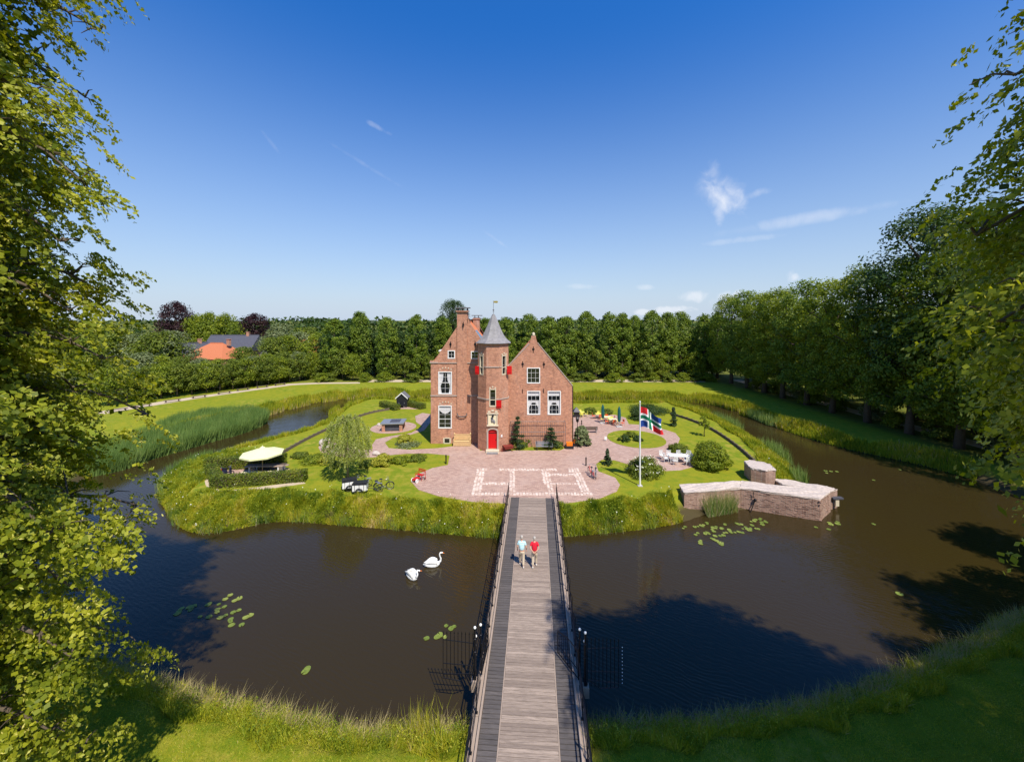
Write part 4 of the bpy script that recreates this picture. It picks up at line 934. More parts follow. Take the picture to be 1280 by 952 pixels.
# ================================================================== FLAG POLE
fx, fy = P(800, 607)
fl = thing('flagpole', 'tall white flagpole standing on the right lawn', 'flagpole', (fx, fy, 0))
mb = MB(); mb.tube([(0, 0, 0), (0, 0, 4), (0, 0, 7.55)], [.075, .065, .045], 10); mb.build('pole', 'white_paint', fl); MB().ball((0, 0, 7.6), .08).build('truck', 'white_paint', fl)
MB().box((0, 0, .02), (.4, .4, .06)).build('base_plate', 'concrete', fl)
def flag():
    nu, nv = 34, 22; Wd, Hd = 2.9, 1.85; mb = MB(); fm = []
    for b in range(2):
        for j in range(nv + 1):
            for i in range(nu + 1):
                u, v = i / nu, j / nv
                x = Wd * u * .70; z = -Hd * (1 - v) * (1 - .30 * u) - (1.25 * u ** 1.25) + .10 * math.sin(7 * u) ; y = .30 * math.sin(12 * u + 2.5 * v) * u ** .5 + .10 * math.sin(21 * u - 3 * v) * u + b * .012
                mb.v.append((x + .08 * math.sin(10 * u + 3 * (1 - v)) * u, y, z)); mb.t.append(0)
    off = (nu + 1) * (nv + 1); mats = []
    for b in range(2):
        for j in range(nv):
            for i in range(nu):
                a = b * off + j * (nu + 1) + i; mb.f.append((a, a + 1, a + nu + 2, a + nu + 1))
                u, v = (i + .5) / nu, (j + .5) / nv; cu, cv = abs(u - .42) * Wd, abs(v - .5) * Hd; d = min(cu, cv)
                if d < .17: k = 2
                elif d < .33: k = 1
                else: k = 0 if (u < .42) == (v > .5) else 3
                mats.append(k)
    for i in range(nu): mb.f.append((i, i + 1, off + i + 1, off + i)); mats.append(0)
    me = bpy.data.meshes.new('flag'); me.from_pydata(mb.v, [], mb.f)
    for n_, c_ in (('flag_red', (.62, .015, .02)), ('flag_white', (.85, .85, .82)), ('flag_green', (.0, .16, .07)), ('flag_blue', (.01, .05, .25))):
        if n_ not in MAT: simple(n_, c_, .8, var=.05)
        me.materials.append(MAT[n_])
    me.polygons.foreach_set('material_index', mats); me.polygons.foreach_set('use_smooth', [True] * len(mats)); me.update(); return me
o = link('flag', flag(), None, (fx + .06, fy, 7.15)); tag(o, 'red and blue quartered flag with white edged green cross on the white pole', 'flag')

# ================================================================== BICYCLES
def bicycle(label, x, y, rz, col='dark_plastic', group=None, dark=True):
    t = thing('bicycle', label, 'bicycle', (x, y, 0), rz, group)
    for wx_ in (-.53, .53):
        wh = MB(); wh.ring((wx_, 0, .34), (0, 1, 0), .325, .025, 20, 5); wo = wh.build('wheel', 'rubber', t)
        sp = MB()
        for k in range(8):
            a = 2 * PI * k / 8; sp.tube([(wx_, 0, .34), (wx_ + .31 * math.cos(a), 0, .34 + .31 * math.sin(a))], .004, 3, False)
        sp.ring((wx_, 0, .34), (0, 1, 0), .305, .010, 20, 4); sp.build('rim', 'grey_metal', wo)
        fe = MB(); fe.tube([(wx_ + .37 * math.cos(a), 0, .34 + .37 * math.sin(a)) for a in [R(d) for d in range(10, 181, 17)]], .02, 4); fe.build('mudguard', col, t)
    f = MB(); B = (-.08, 0, .30); S = (-.22, 0, .82); H = (.40, 0, .86); RW = (-.53, 0, .34); FW = (.53, 0, .34)
    for a, b in ((B, S), (B, (.42, 0, .72)), (S, H), (B, RW), (S, RW), (H, (.45, 0, .65))): f.tube([a, b], .018, 6)
    for s in (-.05, .05): f.tube([(.44, 0, .66), (.45, s, .6), (.53, s, .34)], .012, 5)
    f.build('frame', col, t)
    h = MB(); h.tube([H, (.37, 0, 1.02)], .016, 6); h.tube([(.18, -.28, 1.02), (.33, -.22, 1.05), (.37, 0, 1.03), (.33, .22, 1.05), (.18, .28, 1.02)], .014, 5); h.build('handlebar', 'grey_metal', t)
    s = MB(); s.tube([S, (-.25, 0, .94)], .014, 5); s.box((-.26, 0, .97), (.27, .17, .06), 0, taper=.8); s.build('saddle', 'dark_plastic', t)
    c = MB(); c.ring((-.08, 0, .30), (0, 1, 0), .09, .01, 12, 4)
    for sg in (-1, 1): c.tube([(-.08, sg * .05, .30), (-.08 + sg * .15, sg * .07, .22)], .012, 4); c.box((-.08 + sg * .15, sg * .12, .22), (.09, .09, .02))
    c.build('crank', 'grey_metal', t)
    rk = MB(); rk.box((-.55, 0, .74), (.36, .13, .02)); rk.tube([(-.45, .05, .73), (-.53, .05, .34)], .008, 4); rk.tube([(-.45, -.05, .73), (-.53, -.05, .34)], .008, 4); rk.build('carrier', 'grey_metal', t)
    return t
def cargo_bike(label, x, y, rz):
    t = thing('cargo_bike', label, 'cargo bike', (x, y, 0), rz, 'white boxed cargo bikes on the left lawn')
    b = MB(); b.box((.55, 0, .58), (1.15, .80, .55), 0); b.build('box', 'white_paint', t)
    l = MB(); l.box((.55, 0, .90), (1.22, .86, .09)); l.box((.55, 0, .965), (1.05, .70, .04)); l.build('lid', 'dark_plastic', t)
    for i in range(3):
        for s in (-1, 1): MB().box((.17 + .38 * i, s * .412, .58), (.035, .022, .55)).build('panel_strip', 'dark_plastic', t)
    MB().box((.55, 0, .285), (1.18, .83, .05)).build('floor_rail', 'dark_plastic', t)
    for s in (-1, 1):
        w = MB(); w.ring((.55, s * .47, .27), (0, 1, 0), .25, .028, 18, 5); w.ring((.55, s * .47, .27), (0, 1, 0), .03, .03, 8, 4)
        for k in range(8):
            a = 2 * PI * k / 8; w.tube([(.55, s * .47, .27), (.55 + .24 * math.cos(a), s * .47, .27 + .24 * math.sin(a))], .005, 3, False)
        w.build('wheel', 'rubber', t)
        MB().tube([(.55 + .31 * math.cos(a), s * .47, .27 + .31 * math.sin(a)) for a in [R(d) for d in range(0, 181, 20)]], .025, 4).build('mudguard', 'dark_plastic', t)
    w = MB(); w.ring((-1.05, 0, .34), (0, 1, 0), .32, .025, 20, 5)
    for k in range(8):
        a = 2 * PI * k / 8; w.tube([(-1.05, 0, .34), (-1.05 + .31 * math.cos(a), 0, .34 + .31 * math.sin(a))], .005, 3, False)
    w.build('wheel', 'rubber', t)
    f = MB()
    for a, c in (((-.02, 0, .42), (-.62, 0, .33)), ((-.62, 0, .33), (-1.05, 0, .34)), ((-.62, 0, .33), (-.75, 0, .85)), ((-.75, 0, .72), (-1.05, 0, .34)), ((-.02, 0, .5), (-.68, 0, .62))): f.tube([a, c], .022, 6)
    f.build('frame', 'dark_plastic', t)
    h = MB(); h.tube([(-.04, 0, .55), (-.14, 0, 1.02)], .018, 5); h.tube([(-.30, -.3, 1.04), (-.14, -.22, 1.06), (-.14, .22, 1.06), (-.30, .3, 1.04)], .016, 5); h.build('handlebar', 'grey_metal', t)
    s = MB(); s.tube([(-.75, 0, .85), (-.77, 0, .96)], .015, 5); s.box((-.78, 0, .99), (.28, .2, .07), 0, taper=.8); s.build('saddle', 'dark_plastic', t)
    MB().box((-1.08, 0, .76), (.4, .15, .03)).build('carrier', 'grey_metal', t)
    return t
x, y = P(440, 612); cargo_bike('white cargo bike with black lid under the weeping tree, left one of the pair', x + .25, y + .25, R(205))
x, y = P(461, 616); cargo_bike('white cargo bike with black lid nearest the lone bicycle, right one of the pair', x - .2, y + .1, R(187))
x, y = P(478, 612.5); bicycle('dark bicycle standing on the grass right of the two cargo bikes', x + .1, y + .1, R(12))
x, y = P(739.5, 597); bicycle('grey bicycle leaning in the rack by the pale paving, left one of the pair', x, y + .4, R(98), 'flag_red')
x, y = P(744.5, 597); bicycle('dark bicycle nearer the lawn edge in the rack by the pale paving', x + .05, y + .2, R(80), 'grey_metal')
# ================================================================== FURNITURE
def bench_slat(label, x, y, rz, mat, w=1.9, back=True, legm='grey_metal', nm='bench', group=None):
    t = thing(nm, label, 'bench', (x, y, 0), rz, group)
    for i in range(4): MB().box((0, -.22 + .135 * i, .44), (w, .11, .035)).build('slat', mat, t)
    if back:
        for i in range(3): MB().box((0, .30 + .02 * i, .56 + .14 * i), (w, .03, .11)).build('slat', mat, t)
    for s in (-1, 1):
        l = MB(); l.bb(s * w * .42 - .03, s * w * .42 + .03, -.25, -.19, 0, .42); l.bb(s * w * .42 - .03, s * w * .42 + .03, .22, .34, 0, .42 if not back else .9); l.bb(s * w * .42 - .03, s * w * .42 + .03, -.25, .3, .36, .42); l.build('leg', legm, t)
        if back: MB().bb(s * w * .47 - .03, s * w * .47 + .03, -.28, .3, .62, .66).build('armrest', mat, t)
    return t
bx = LX(254)
t = thing('garden_settle', 'pale yellow wooden settle with carved back standing against the left wing wall', 'bench', (bx, YL - .75, 0))
for i in range(5): MB().bb(-.98, .98, -.28, -.25, .06 + .095 * i, .145 + .095 * i).build('front_board', 'wood_pale', t)
for i in range(4): MB().bb(-1.0, 1.0, -.30 + .14 * i, -.17 + .14 * i, .55, .60).build('slat', 'wood_pale', t)
for i in range(3): MB().bb(-1.0, 1.0, .30, .34, .65 + .2 * i, .82 + .2 * i).build('slat', 'wood_pale', t)
for s in (-1, 1):
    MB().bb(s * .94, s * 1.03, -.3, .36, 0, .82).build('side_board', 'wood_pale', t); MB().lathe([(.06, 0), (.1, .08), (.08, .2), (.02, .26)], 8, (s * .95, .32, 1.22)).build('finial', 'wood_pale', t)
MB().bb(-1, 1, .28, .36, 1.23, 1.30).build('top_rail', 'wood_pale', t)
bench_slat('grey bench with white front rail in front of the espalier on the right wing', RX(690), YR - 1.0, 0, 'grey_metal', 2.0, True, 'dark_plastic')
x, y = P(744, 540.5); bench_slat('dark bench facing the cafe tables at the corner of the plaza', x - .6, y, R(180), 'wood_dark', 1.7, True)
# orange planters
for i, (x, y) in enumerate([(RX(826), YR - .55), (RX(848) + .25, YR + .5)]):
    t = thing('planter', ['dark tub with a bright orange box on it at the foot of the right corner', 'small orange box on a dark crate just behind the right corner'][i], 'planter', (x, y, 0))
    MB().box((0, 0, .17), (.9 - .2 * i, .6, .34), 0, taper=1.06).build('tub', 'dark_plastic', t); MB().box((0, 0, .55), (.68 - .2 * i, .42, .40), 0, taper=1.05).build('box', 'orange_paint', t)
# red wheelbarrow planter by the door
t = thing('wheelbarrow', 'dark red wooden barrow standing on the paving right of the red door', 'wheelbarrow', (RX(498), 44.9, 0), R(20))
simple('oxide_red', (.20, .03, .02), .7, var=.3)
MB().box((0, 0, .48), (.85, .6, .32), 0, taper=1.3).build('tray', 'oxide_red', t)
w = MB(); w.ring((-.62, 0, .22), (0, 1, 0), .2, .035, 14, 5)
for k in range(6): a = PI * k / 3; w.tube([(-.62, 0, .22), (-.62 + .19 * math.cos(a), 0, .22 + .19 * math.sin(a))], .018, 4)
w.build('wheel', 'oxide_red', t)
for s in (-1, 1): MB().tube([(-.62, s * .08, .22), (.2, s * .28, .34), (.95, s * .32, .5)], .03, 5).build('shaft', 'oxide_red', t); MB().tube([(.35, s * .3, .36), (.42, s * .32, 0)], .03, 5).build('leg', 'oxide_red', t)
# red farm cart at the left of the plaza
x, y = P(524, 600)
t = thing('handcart', 'bright red iron garden cart with white wheels at the plaza edge', 'cart', (x, y, 0), R(-30))
simple('cart_red', (.50, .02, .012), .45, var=.15); t.scale = (.78,) * 3
for i in range(3): MB().box((0, .0 + .17 * i, .62), (1.0, .14, .04)).build('seat_slat', 'cart_red', t)
for i in range(2): MB().box((0, .5, .95 + .2 * i), (1.1, .04, .12)).build('back_slat', 'cart_red', t)
for s in (-1, 1):
    MB().tube([(s * .52, .5, .1), (s * .52, .52, 1.2)], .03, 5).build('upright', 'cart_red', t); MB().tube([(s * .52, .5, .8), (s * .52, -.1, .8), (s * .52, -.15, .1)], .028, 5).build('arm', 'cart_red', t)
    w = MB(); w.ring((s * .35, -.75, .24), (1, 0, 0), .21, .04, 16, 5)
    for k in range(4): a = PI * k / 4; w.tube([(s * .35, -.75 + .2 * math.cos(a), .24 + .2 * math.sin(a)), (s * .35, -.75 - .2 * math.cos(a), .24 - .2 * math.sin(a))], .02, 4)
    w.build('wheel', 'ball_white', t)
    w = MB(); w.ring((s * .5, .45, .16), (1, 0, 0), .14, .035, 14, 5); w.build('wheel', 'rubber', t)
MB().box((0, -.55, .38), (.55, .75, .16)).build('front_bed', 'cart_red', t); MB().tube([(0, -.6, .4), (0, -1.1, .32)], .03, 5).build('drawbar', 'cart_red', t)
# small posts
for (a, b, h_, lb) in ((557.5, 579.5, .95, 'dark short bollard at the tip of the left lawn tongue'), (732.5, 582, .9, 'thin dark post left of the parked bicycles'), (727, 531, .7, 'small dark post on the cafe terrace beside the shrub')):
    x, y = P(a, b); t = thing('bollard', lb, 'bollard', (x, y, 0)); MB().lathe([(.07, 0), (.06, .7 * h_), (.08, .8 * h_), (.05, h_)], 8).build('post', 'black_iron', t)
# cafe tables, chairs, parasols
def table(label, x, y, mat, w=1.0, d=.8, group='cafe tables behind the plaza', rz=0.):
    t = thing('cafe_table', label, 'table', (x, y, 0), rz, group); MB().box((0, 0, .73), (w, d, .04)).build('tabletop', mat, t)
    for sx in (-1, 1):
        for sy in (-1, 1): MB().tube([(sx * w * .42, sy * d * .4, 0), (sx * w * .4, sy * d * .36, .71)], .018, 4).build('leg', 'grey_metal', t)
    return t
def chair(label, x, y, rz, mat, group='cafe chairs behind the plaza'):
    t = thing('cafe_chair', label, 'chair', (x, y, 0), rz, group); MB().box((0, 0, .45), (.44, .42, .035)).build('seat', mat, t)
    b = MB(); b.box((0, .21, .74), (.42, .03, .3)); b.build('backrest', mat, t)
    for sx in (-1, 1):
        MB().tube([(sx * .2, -.19, 0), (sx * .19, -.17, .44)], .015, 4).build('leg', mat, t); MB().tube([(sx * .2, .24, 0), (sx * .19, .2, .88)], .015, 4).build('leg', mat, t)
    return t
cn = [('yellow', 'yellow_paint'), ('orange', 'orange_red')]
spots = [(726, 520.5, 'yellow', 'yellow_paint', 'farthest left'), (749, 523, 'yellow', 'yellow_paint', 'just left of the rear parasol'), (759.5, 527, 'cream', 'cream_canvas', 'between the two closed parasols'), (766, 530, 'pale', 'cream_canvas', 'left of the front parasol')]
for i, (a, b, cnm, mt, wh) in enumerate(spots):
    x, y = P(a, b); table(f'{cnm} cafe table {wh}', x, y, mt, 1.1, .85)
    q = [('orange', 'orange_red'), ('yellow', 'yellow_paint')]
    for k, (dx_, dy_, r) in enumerate([(-.85, 0, 90), (.85, .05, -90), (0, -.7, 180), (0.1, .75, 0)]):
        c0 = q[(k + (0 if i % 2 else 1)) % 2]
        if i == 0: c0 = q[1] if k else q[0]
        side = ['left', 'right', 'near', 'far'][k]
        chair(f'{c0[0]} cafe chair, {side} side of {cnm} table {wh}', x + dx_, y + dy_, R(r + (k * 7 - 10)), c0[1])
x, y = P(778, 532); chair('red orange cafe chair alone right of the front parasol', x, y, R(-70), 'orange_red'); 
for (a, b, h_, lb) in ((753.5, 529, 4.6, 'closed green parasol, the rear left one of two'), (774, 533.5, 4.6, 'closed green parasol, the nearer right one of two')):
    x, y = P(a, b); t = thing('parasol', lb, 'parasol', (x, y, 0), 0, 'closed green parasols on the terrace')
    h_ = 15 - (({753.5: 505, 774: 507.5}[a]) - 400) * y / 490
    MB().tube([(0, 0, 0), (0, 0, h_)], .035, 6).build('pole', 'grey_metal', t); MB().box((0, 0, .05), (.8, .8, .1)).build('base', 'concrete', t)
    f = MB(); pr = [(.16, .75), (.22, 1.1), (.24, h_ * .5), (.2, h_ * .85), (.06, h_ - .05)]; n_ = 16; vs = []
    for r_, z in pr:
        for k in range(n_): a_ = 2 * PI * k / n_; rr_ = r_ * (1 if k % 2 else .78); vs.append((rr_ * math.cos(a_), rr_ * math.sin(a_), z))
    f.add(vs, [(i * n_ + k, i * n_ + (k + 1) % n_, (i + 1) * n_ + (k + 1) % n_, (i + 1) * n_ + k) for i in range(len(pr) - 1) for k in range(n_)]); f.build('folded_canopy', 'green_canvas', t)
x, y = P(720.5, 521); t = thing('barbecue', 'dark covered grill beside the yellow tables at the castle corner', 'grill', (x, y, 0))
MB().box((0, 0, .45), (.8, .6, .7)).build('body', 'dark_plastic', t); MB().lathe([(.75, .85), (.6, 1.05), (.1, 1.5)], 4, ph=PI / 4).build('hood', 'dark_slate', t)
x, y = P(757, 551); 
t = thing('small_sign', 'little white board sign on the plaza at the left tip of the round lawn', 'sign', (x, y, 0)); MB().box((0, 0, .35), (.3, .04, .4)).build('board', 'white_paint', t); MB().box((0, 0, .08), (.06, .06, .16)).build('foot', 'grey_metal', t)
# white garden set
x, y = P(847, 577.5)
t = thing('garden_table', 'long white garden table near the big round shrub', 'table', (x, y, 0), R(-6)); MB().box((0, 0, .73), (1.9, .95, .04)).build('tabletop', 'white_paint', t)
for i in range(5): MB().box((-.76 + .38 * i, 0, .765), (.34, .93, .02)).build('board', 'white_paint', t)
for sx in (-1, 1):
    for sy in (-1, 1): MB().tube([(sx * .8, sy * .38, 0), (sx * .78, sy * .36, .7)], .035, 5).build('leg', 'white_paint', t)
for k, (dx_, dy_, r, wh) in enumerate([(-1.25, .0, 90, 'at the left end'), (1.3, .0, -90, 'at the right end'), (-.55, .8, 0, 'on the far side, left'), (.55, .85, 5, 'on the far side, right'), (-.6, -.8, 175, 'on the near side, left'), (.6, -.85, 190, 'on the near side, right'), (1.5, .75, -30, 'pulled away beyond the right end'), (-1.3, .85, 20, 'pulled away beyond the left end')]):
    c = thing('garden_chair', f'white garden chair {wh} of the white table', 'chair', (x + dx_, y + dy_, 0), R(r), 'white garden chairs'); MB().box((0, 0, .44), (.46, .44, .04)).build('seat', 'white_paint', c)
    for i in range(4): MB().box((-.165 + .11 * i, .22, .7), (.06, .025, .5)).build('back_slat', 'white_paint', c)
    for sx in (-1, 1):
        MB().tube([(sx * .2, -.2, 0), (sx * .19, -.18, .43)], .02, 4).build('leg', 'white_paint', c); MB().tube([(sx * .2, .22, 0), (sx * .2, .22, .96)], .02, 4).build('leg', 'white_paint', c); MB().box((sx * .24, 0, .66), (.04, .42, .03)).build('armrest', 'white_paint', c)
# picnic table, umbrella and bikes in the hedged terrace
x, y = P(329, 593)
t = thing('picnic_table', 'long timber topped picnic table with pale trestles between the hedges', 'table', (x, y + .4, 0), R(4))
for i in range(5): MB().box((0, -.36 + .18 * i, .76), (3.6, .165, .05)).build('board', 'wood_dark' if i > 1 else 'wood_grey', t)
for s in (-1, 1):
    MB().box((s * 1.35, 0, .36), (.1, .8, .72)).build('trestle', 'white_paint', t)
    b = thing('picnic_bench', f'pale picnic bench on the {"near" if s < 0 else "far"} side of the long table', 'bench', (x, y + .4 + s * .85, 0), R(4)); 
    for k in range(2): MB().box((0, -.09 + .18 * k, .44), (3.4, .16, .05)).build('board', 'cream_plaster' if s < 0 else 'wood_grey', b)
    for q in (-1, 1): MB().box((q * 1.3, 0, .21), (.1, .28, .42)).build('leg', 'white_paint', b)
x, y = P(328, 592); t = thing('parasol', 'open cream octagonal parasol above the hedged terrace', 'parasol', (x, y, 0))
uz = 15 - (566 - 400) * y / 490
MB().tube([(0, 0, 0), (0, 0, uz + .5)], .04, 8).build('pole', 'wood_pale', t); MB().box((0, 0, .06), (.5, .5, .12)).build('base', 'concrete', t)
f = MB(); n_ = 8; r_ = 1.9
for k in range(n_):
    a0, a1 = 2 * PI * k / n_, 2 * PI * (k + 1) / n_
    A = (r_ * math.cos(a0), r_ * math.sin(a0), uz); B = (r_ * math.cos(a1), r_ * math.sin(a1), uz); C = (0, 0, uz + .55)
    m1 = (A[0] * .5, A[1] * .5, uz + .25); m2 = (B[0] * .5, B[1] * .5, uz + .25)
    g_ = MB(); g_.add([A, B, m2, m1, C, (A[0], A[1], uz - .14), (B[0], B[1], uz - .14)], [(0, 1, 2, 3), (3, 2, 4), (0, 5, 6, 1)]); g_.build('canopy_panel', 'cream_canvas', t)
    MB().tube([(0, 0, uz + .50), (A[0] * .97, A[1] * .97, uz - .03)], .015, 4).build('rib', 'wood_pale', t)
MB().lathe([(.30, .47), (.2, .56), (.03, .66), (.02, .76)], 8, (0, 0, uz)).build('canopy_cap', 'cream_canvas', t)
def moped(label, x, y, rz, mat):
    t = thing('scooter', label, 'scooter', (x, y, 0), rz, 'scooters on the hedged terrace'); t.scale = (.85, .85, .8)
    for q in (-.6, .6): MB().ring((q, 0, .24), (0, 1, 0), .19, .055, 14, 6).build('wheel', 'rubber', t)
    MB().box((-.35, 0, .52), (.75, .3, .36), 0, taper=.8).build('body', mat, t); MB().box((-.35, 0, .75), (.7, .28, .1)).build('seat', 'dark_plastic', t)
    MB().box((.42, 0, .6), (.12, .36, .65), 0, taper=.7).build('leg_shield', mat, t); MB().box((.08, 0, .32), (.5, .3, .06)).build('footboard', 'dark_plastic', t)
    h = MB(); h.tube([(.45, 0, .85), (.4, 0, 1.0)], .03, 5); h.tube([(.36, -.3, 1.02), (.4, 0, 1.0), (.36, .3, 1.02)], .02, 5); h.build('handlebar', 'grey_metal', t)
simple('scooter_blue', (.02, .025, .06), .3)
x, y = P(283, 593); moped('dark blue scooter at the left end of the hedged terrace', x, y, R(8), 'scooter_blue')
x, y = P(275, 593.5); moped('red scooter behind the hedge beside the dark blue one', x, y - .4, R(-4), 'flag_red')
x, y = P(266, 592); moped('black scooter in the corner of the hedges', x, y, R(70), 'dark_plastic')
# boats
def boat(label, a, b, L, wd, rz, mat, nm='rowing_boat', inner='wood_dark'):
    x, y = P(a, b, WZ); t = thing(nm, label, 'boat', (x, y, WZ), rz, 'boats moored behind the hedged terrace')
    n_ = 10; vs = []; fs = []
    def sec(t_): w_ = wd / 2 * (max(0.02, 1 - abs(t_) ** 2.4)); return w_
    for i in range(n_ + 1):
        t_ = -1 + 2 * i / n_; w_ = sec(t_); zt_ = .28 + .14 * t_ * t_
        for u_, z in ((-1, zt_), (-.8, 0), (0, -.12), (.8, 0), (1, zt_), (.86, zt_ - .01), (.6, .06), (-.6, .06), (-.86, zt_ - .01)): vs.append((t_ * L / 2, u_ * w_, z))
    for i in range(n_):
        for k in range(9): k2 = (k + 1) % 9; fs.append((i * 9 + k, i * 9 + k2, (i + 1) * 9 + k2, (i + 1) * 9 + k))
    fs += [tuple(range(8, -1, -1)), tuple(range(n_ * 9, n_ * 9 + 9))]
    MB().add(vs, fs).build('hull', mat, t)
    for q in (-.25, .22): MB().box((q * L, 0, .2), (.2, wd * .8, .04)).build('thwart', inner, t)
    return t
boat('pale blue open boat tied up left of the cream parasol', 294, 566, 3.4, .9, R(25), 'blue_hull')
boat('grey weathered boat just behind the cream parasol', 312, 560.5, 4.2, 1.1, R(22), 'wood_grey')
boat('dark boat moored to the right behind the cream parasol', 338, 557.5, 3.8, 1.0, R(10), 'wood_dark')
# well block, hut
wx_, wy_ = P(492, 536.5); t = thing('brick_well_house', 'low brick block with a grey slab roof and dark sides on the gravel circle', 'well house', (wx_, wy_, 0), R(6))
for sx in (-1, 1):
    for sy in (-1, 1): MB().box((sx * 1.15, sy * .9, .5), (.4, .4, 1.0)).build('pier', 'castle_brick', t)
for s in (-1, 1): MB().box((0, s * .86, .52), (1.88, .1, .8)).build('side_panel', 'dark_slate', t); MB().box((s * 1.15, 0, .52), (.1, 1.38, .8)).build('side_panel', 'dark_slate', t)
MB().box((0, 0, 1.08), (3.1, 2.5, .14)).build('slab_roof', 'grey_metal', t); MB().box((.25, .1, 1.18), (1.3, 1.5, .05)).build('solar_panel', 'dark_slate', t)
MB().box((0, 0, 1.012), (2.6, 2.1, .01)).build('wall_plate', 'lead', t)
x, y = P(503.5, 508); t = thing('garden_hut', 'small black timber hut with white trimmed gable between low hedges', 'hut', (x, y, 0))
for i in range(8): MB().box((-.77 + .22 * i, -.7, .85), (.21, .05, 1.7)).build('board', 'dark_plastic', t)
for s in (-1, 1): MB().box((s * .87, .1, .85), (.05, 1.6, 1.7)).build('side_wall', 'dark_plastic', t)
MB().box((0, .85, .85), (1.7, .05, 1.7)).build('back_wall', 'dark_plastic', t)
MB().add([(-.87, -.7, 1.7), (.87, -.7, 1.7), (0, -.7, 2.5), (-.87, -.66, 1.7), (.87, -.66, 1.7), (0, -.66, 2.5)], [(0, 1, 2), (5, 4, 3)]).build('gable', 'dark_plastic', t)
for s in (-1, 1):
    MB().add([(0, -.85, 2.56), (s * 1.05, -.85, 1.6), (s * 1.05, 1.0, 1.6), (0, 1.0, 2.56), (0, -.85, 2.49), (s * 1.05, -.85, 1.53), (s * 1.05, 1.0, 1.53), (0, 1.0, 2.49)], [(0, 1, 2, 3), (7, 6, 5, 4), (0, 4, 5, 1), (1, 5, 6, 2), (3, 2, 6, 7)]).build('roof', 'lead', t)
    MB().add([(0, -.88, 2.60), (s * 1.08, -.88, 1.62), (s * 1.08, -.88, 1.44), (0, -.88, 2.40), (0, -.84, 2.60), (s * 1.08, -.84, 1.62), (s * 1.08, -.84, 1.44), (0, -.84, 2.40)], [(0, 1, 2, 3), (7, 6, 5, 4), (0, 4, 5, 1), (3, 2, 6, 7)]).build('bargeboard', 'white_paint', t)
bench_slat('small dark bench inside the front of the black hut', x, y - .95, 0, 'dark_plastic', 1.1, True)
# boulders
rs = random.Random(11)
def boulder(a, b, s, label):
    x, y = P(a, b); bm = bmesh.new(); bmesh.ops.create_icosphere(bm, subdivisions=2, radius=1.)
    sx_, sy_, sz_ = s * rs.uniform(.8, 1.2), s * rs.uniform(.7, 1.), s * rs.uniform(.6, .8)
    ph = rs.uniform(0, 9)
    for v in bm.verts:
        k = 1 + .16 * math.sin(3 * v.co.x + ph) + .12 * math.sin(5 * v.co.y + ph * 2) + rs.uniform(-.06, .06); v.co = Vector((v.co.x * sx_ * k, v.co.y * sy_ * k, v.co.z * sz_ * k + sz_ * .6))
    me = bpy.data.meshes.new('boulder'); bm.to_mesh(me); bm.free(); me.materials.append(MAT['boulder'])
    tag(link('boulder', me, None, (x, y, 0), (0, 0, rs.uniform(0, 6))), label, 'rock', 'pale boulders round the weeping tree')
for a, b, s, l in [(403, 556, .55, 'pale boulder leftmost of the rocks behind the weeping tree'), (406, 562, .5, 'pinkish boulder in front of the leftmost rock'), (411, 560, .45, 'boulder tucked right of the leftmost pale rocks'), (409, 551.5, .5, 'boulder farthest back of the left rock cluster'),
    (419, 567, .55, 'flat pale boulder left of the tree trunk'), (448, 570, .5, 'rounded boulder right of the tree trunk'), (471, 568.5, .45, 'small pale boulder at the right end of the rock row'), (474, 532, .35, 'small pale stone at the left foot of the brick well house')]: boulder(a, b, s, l)
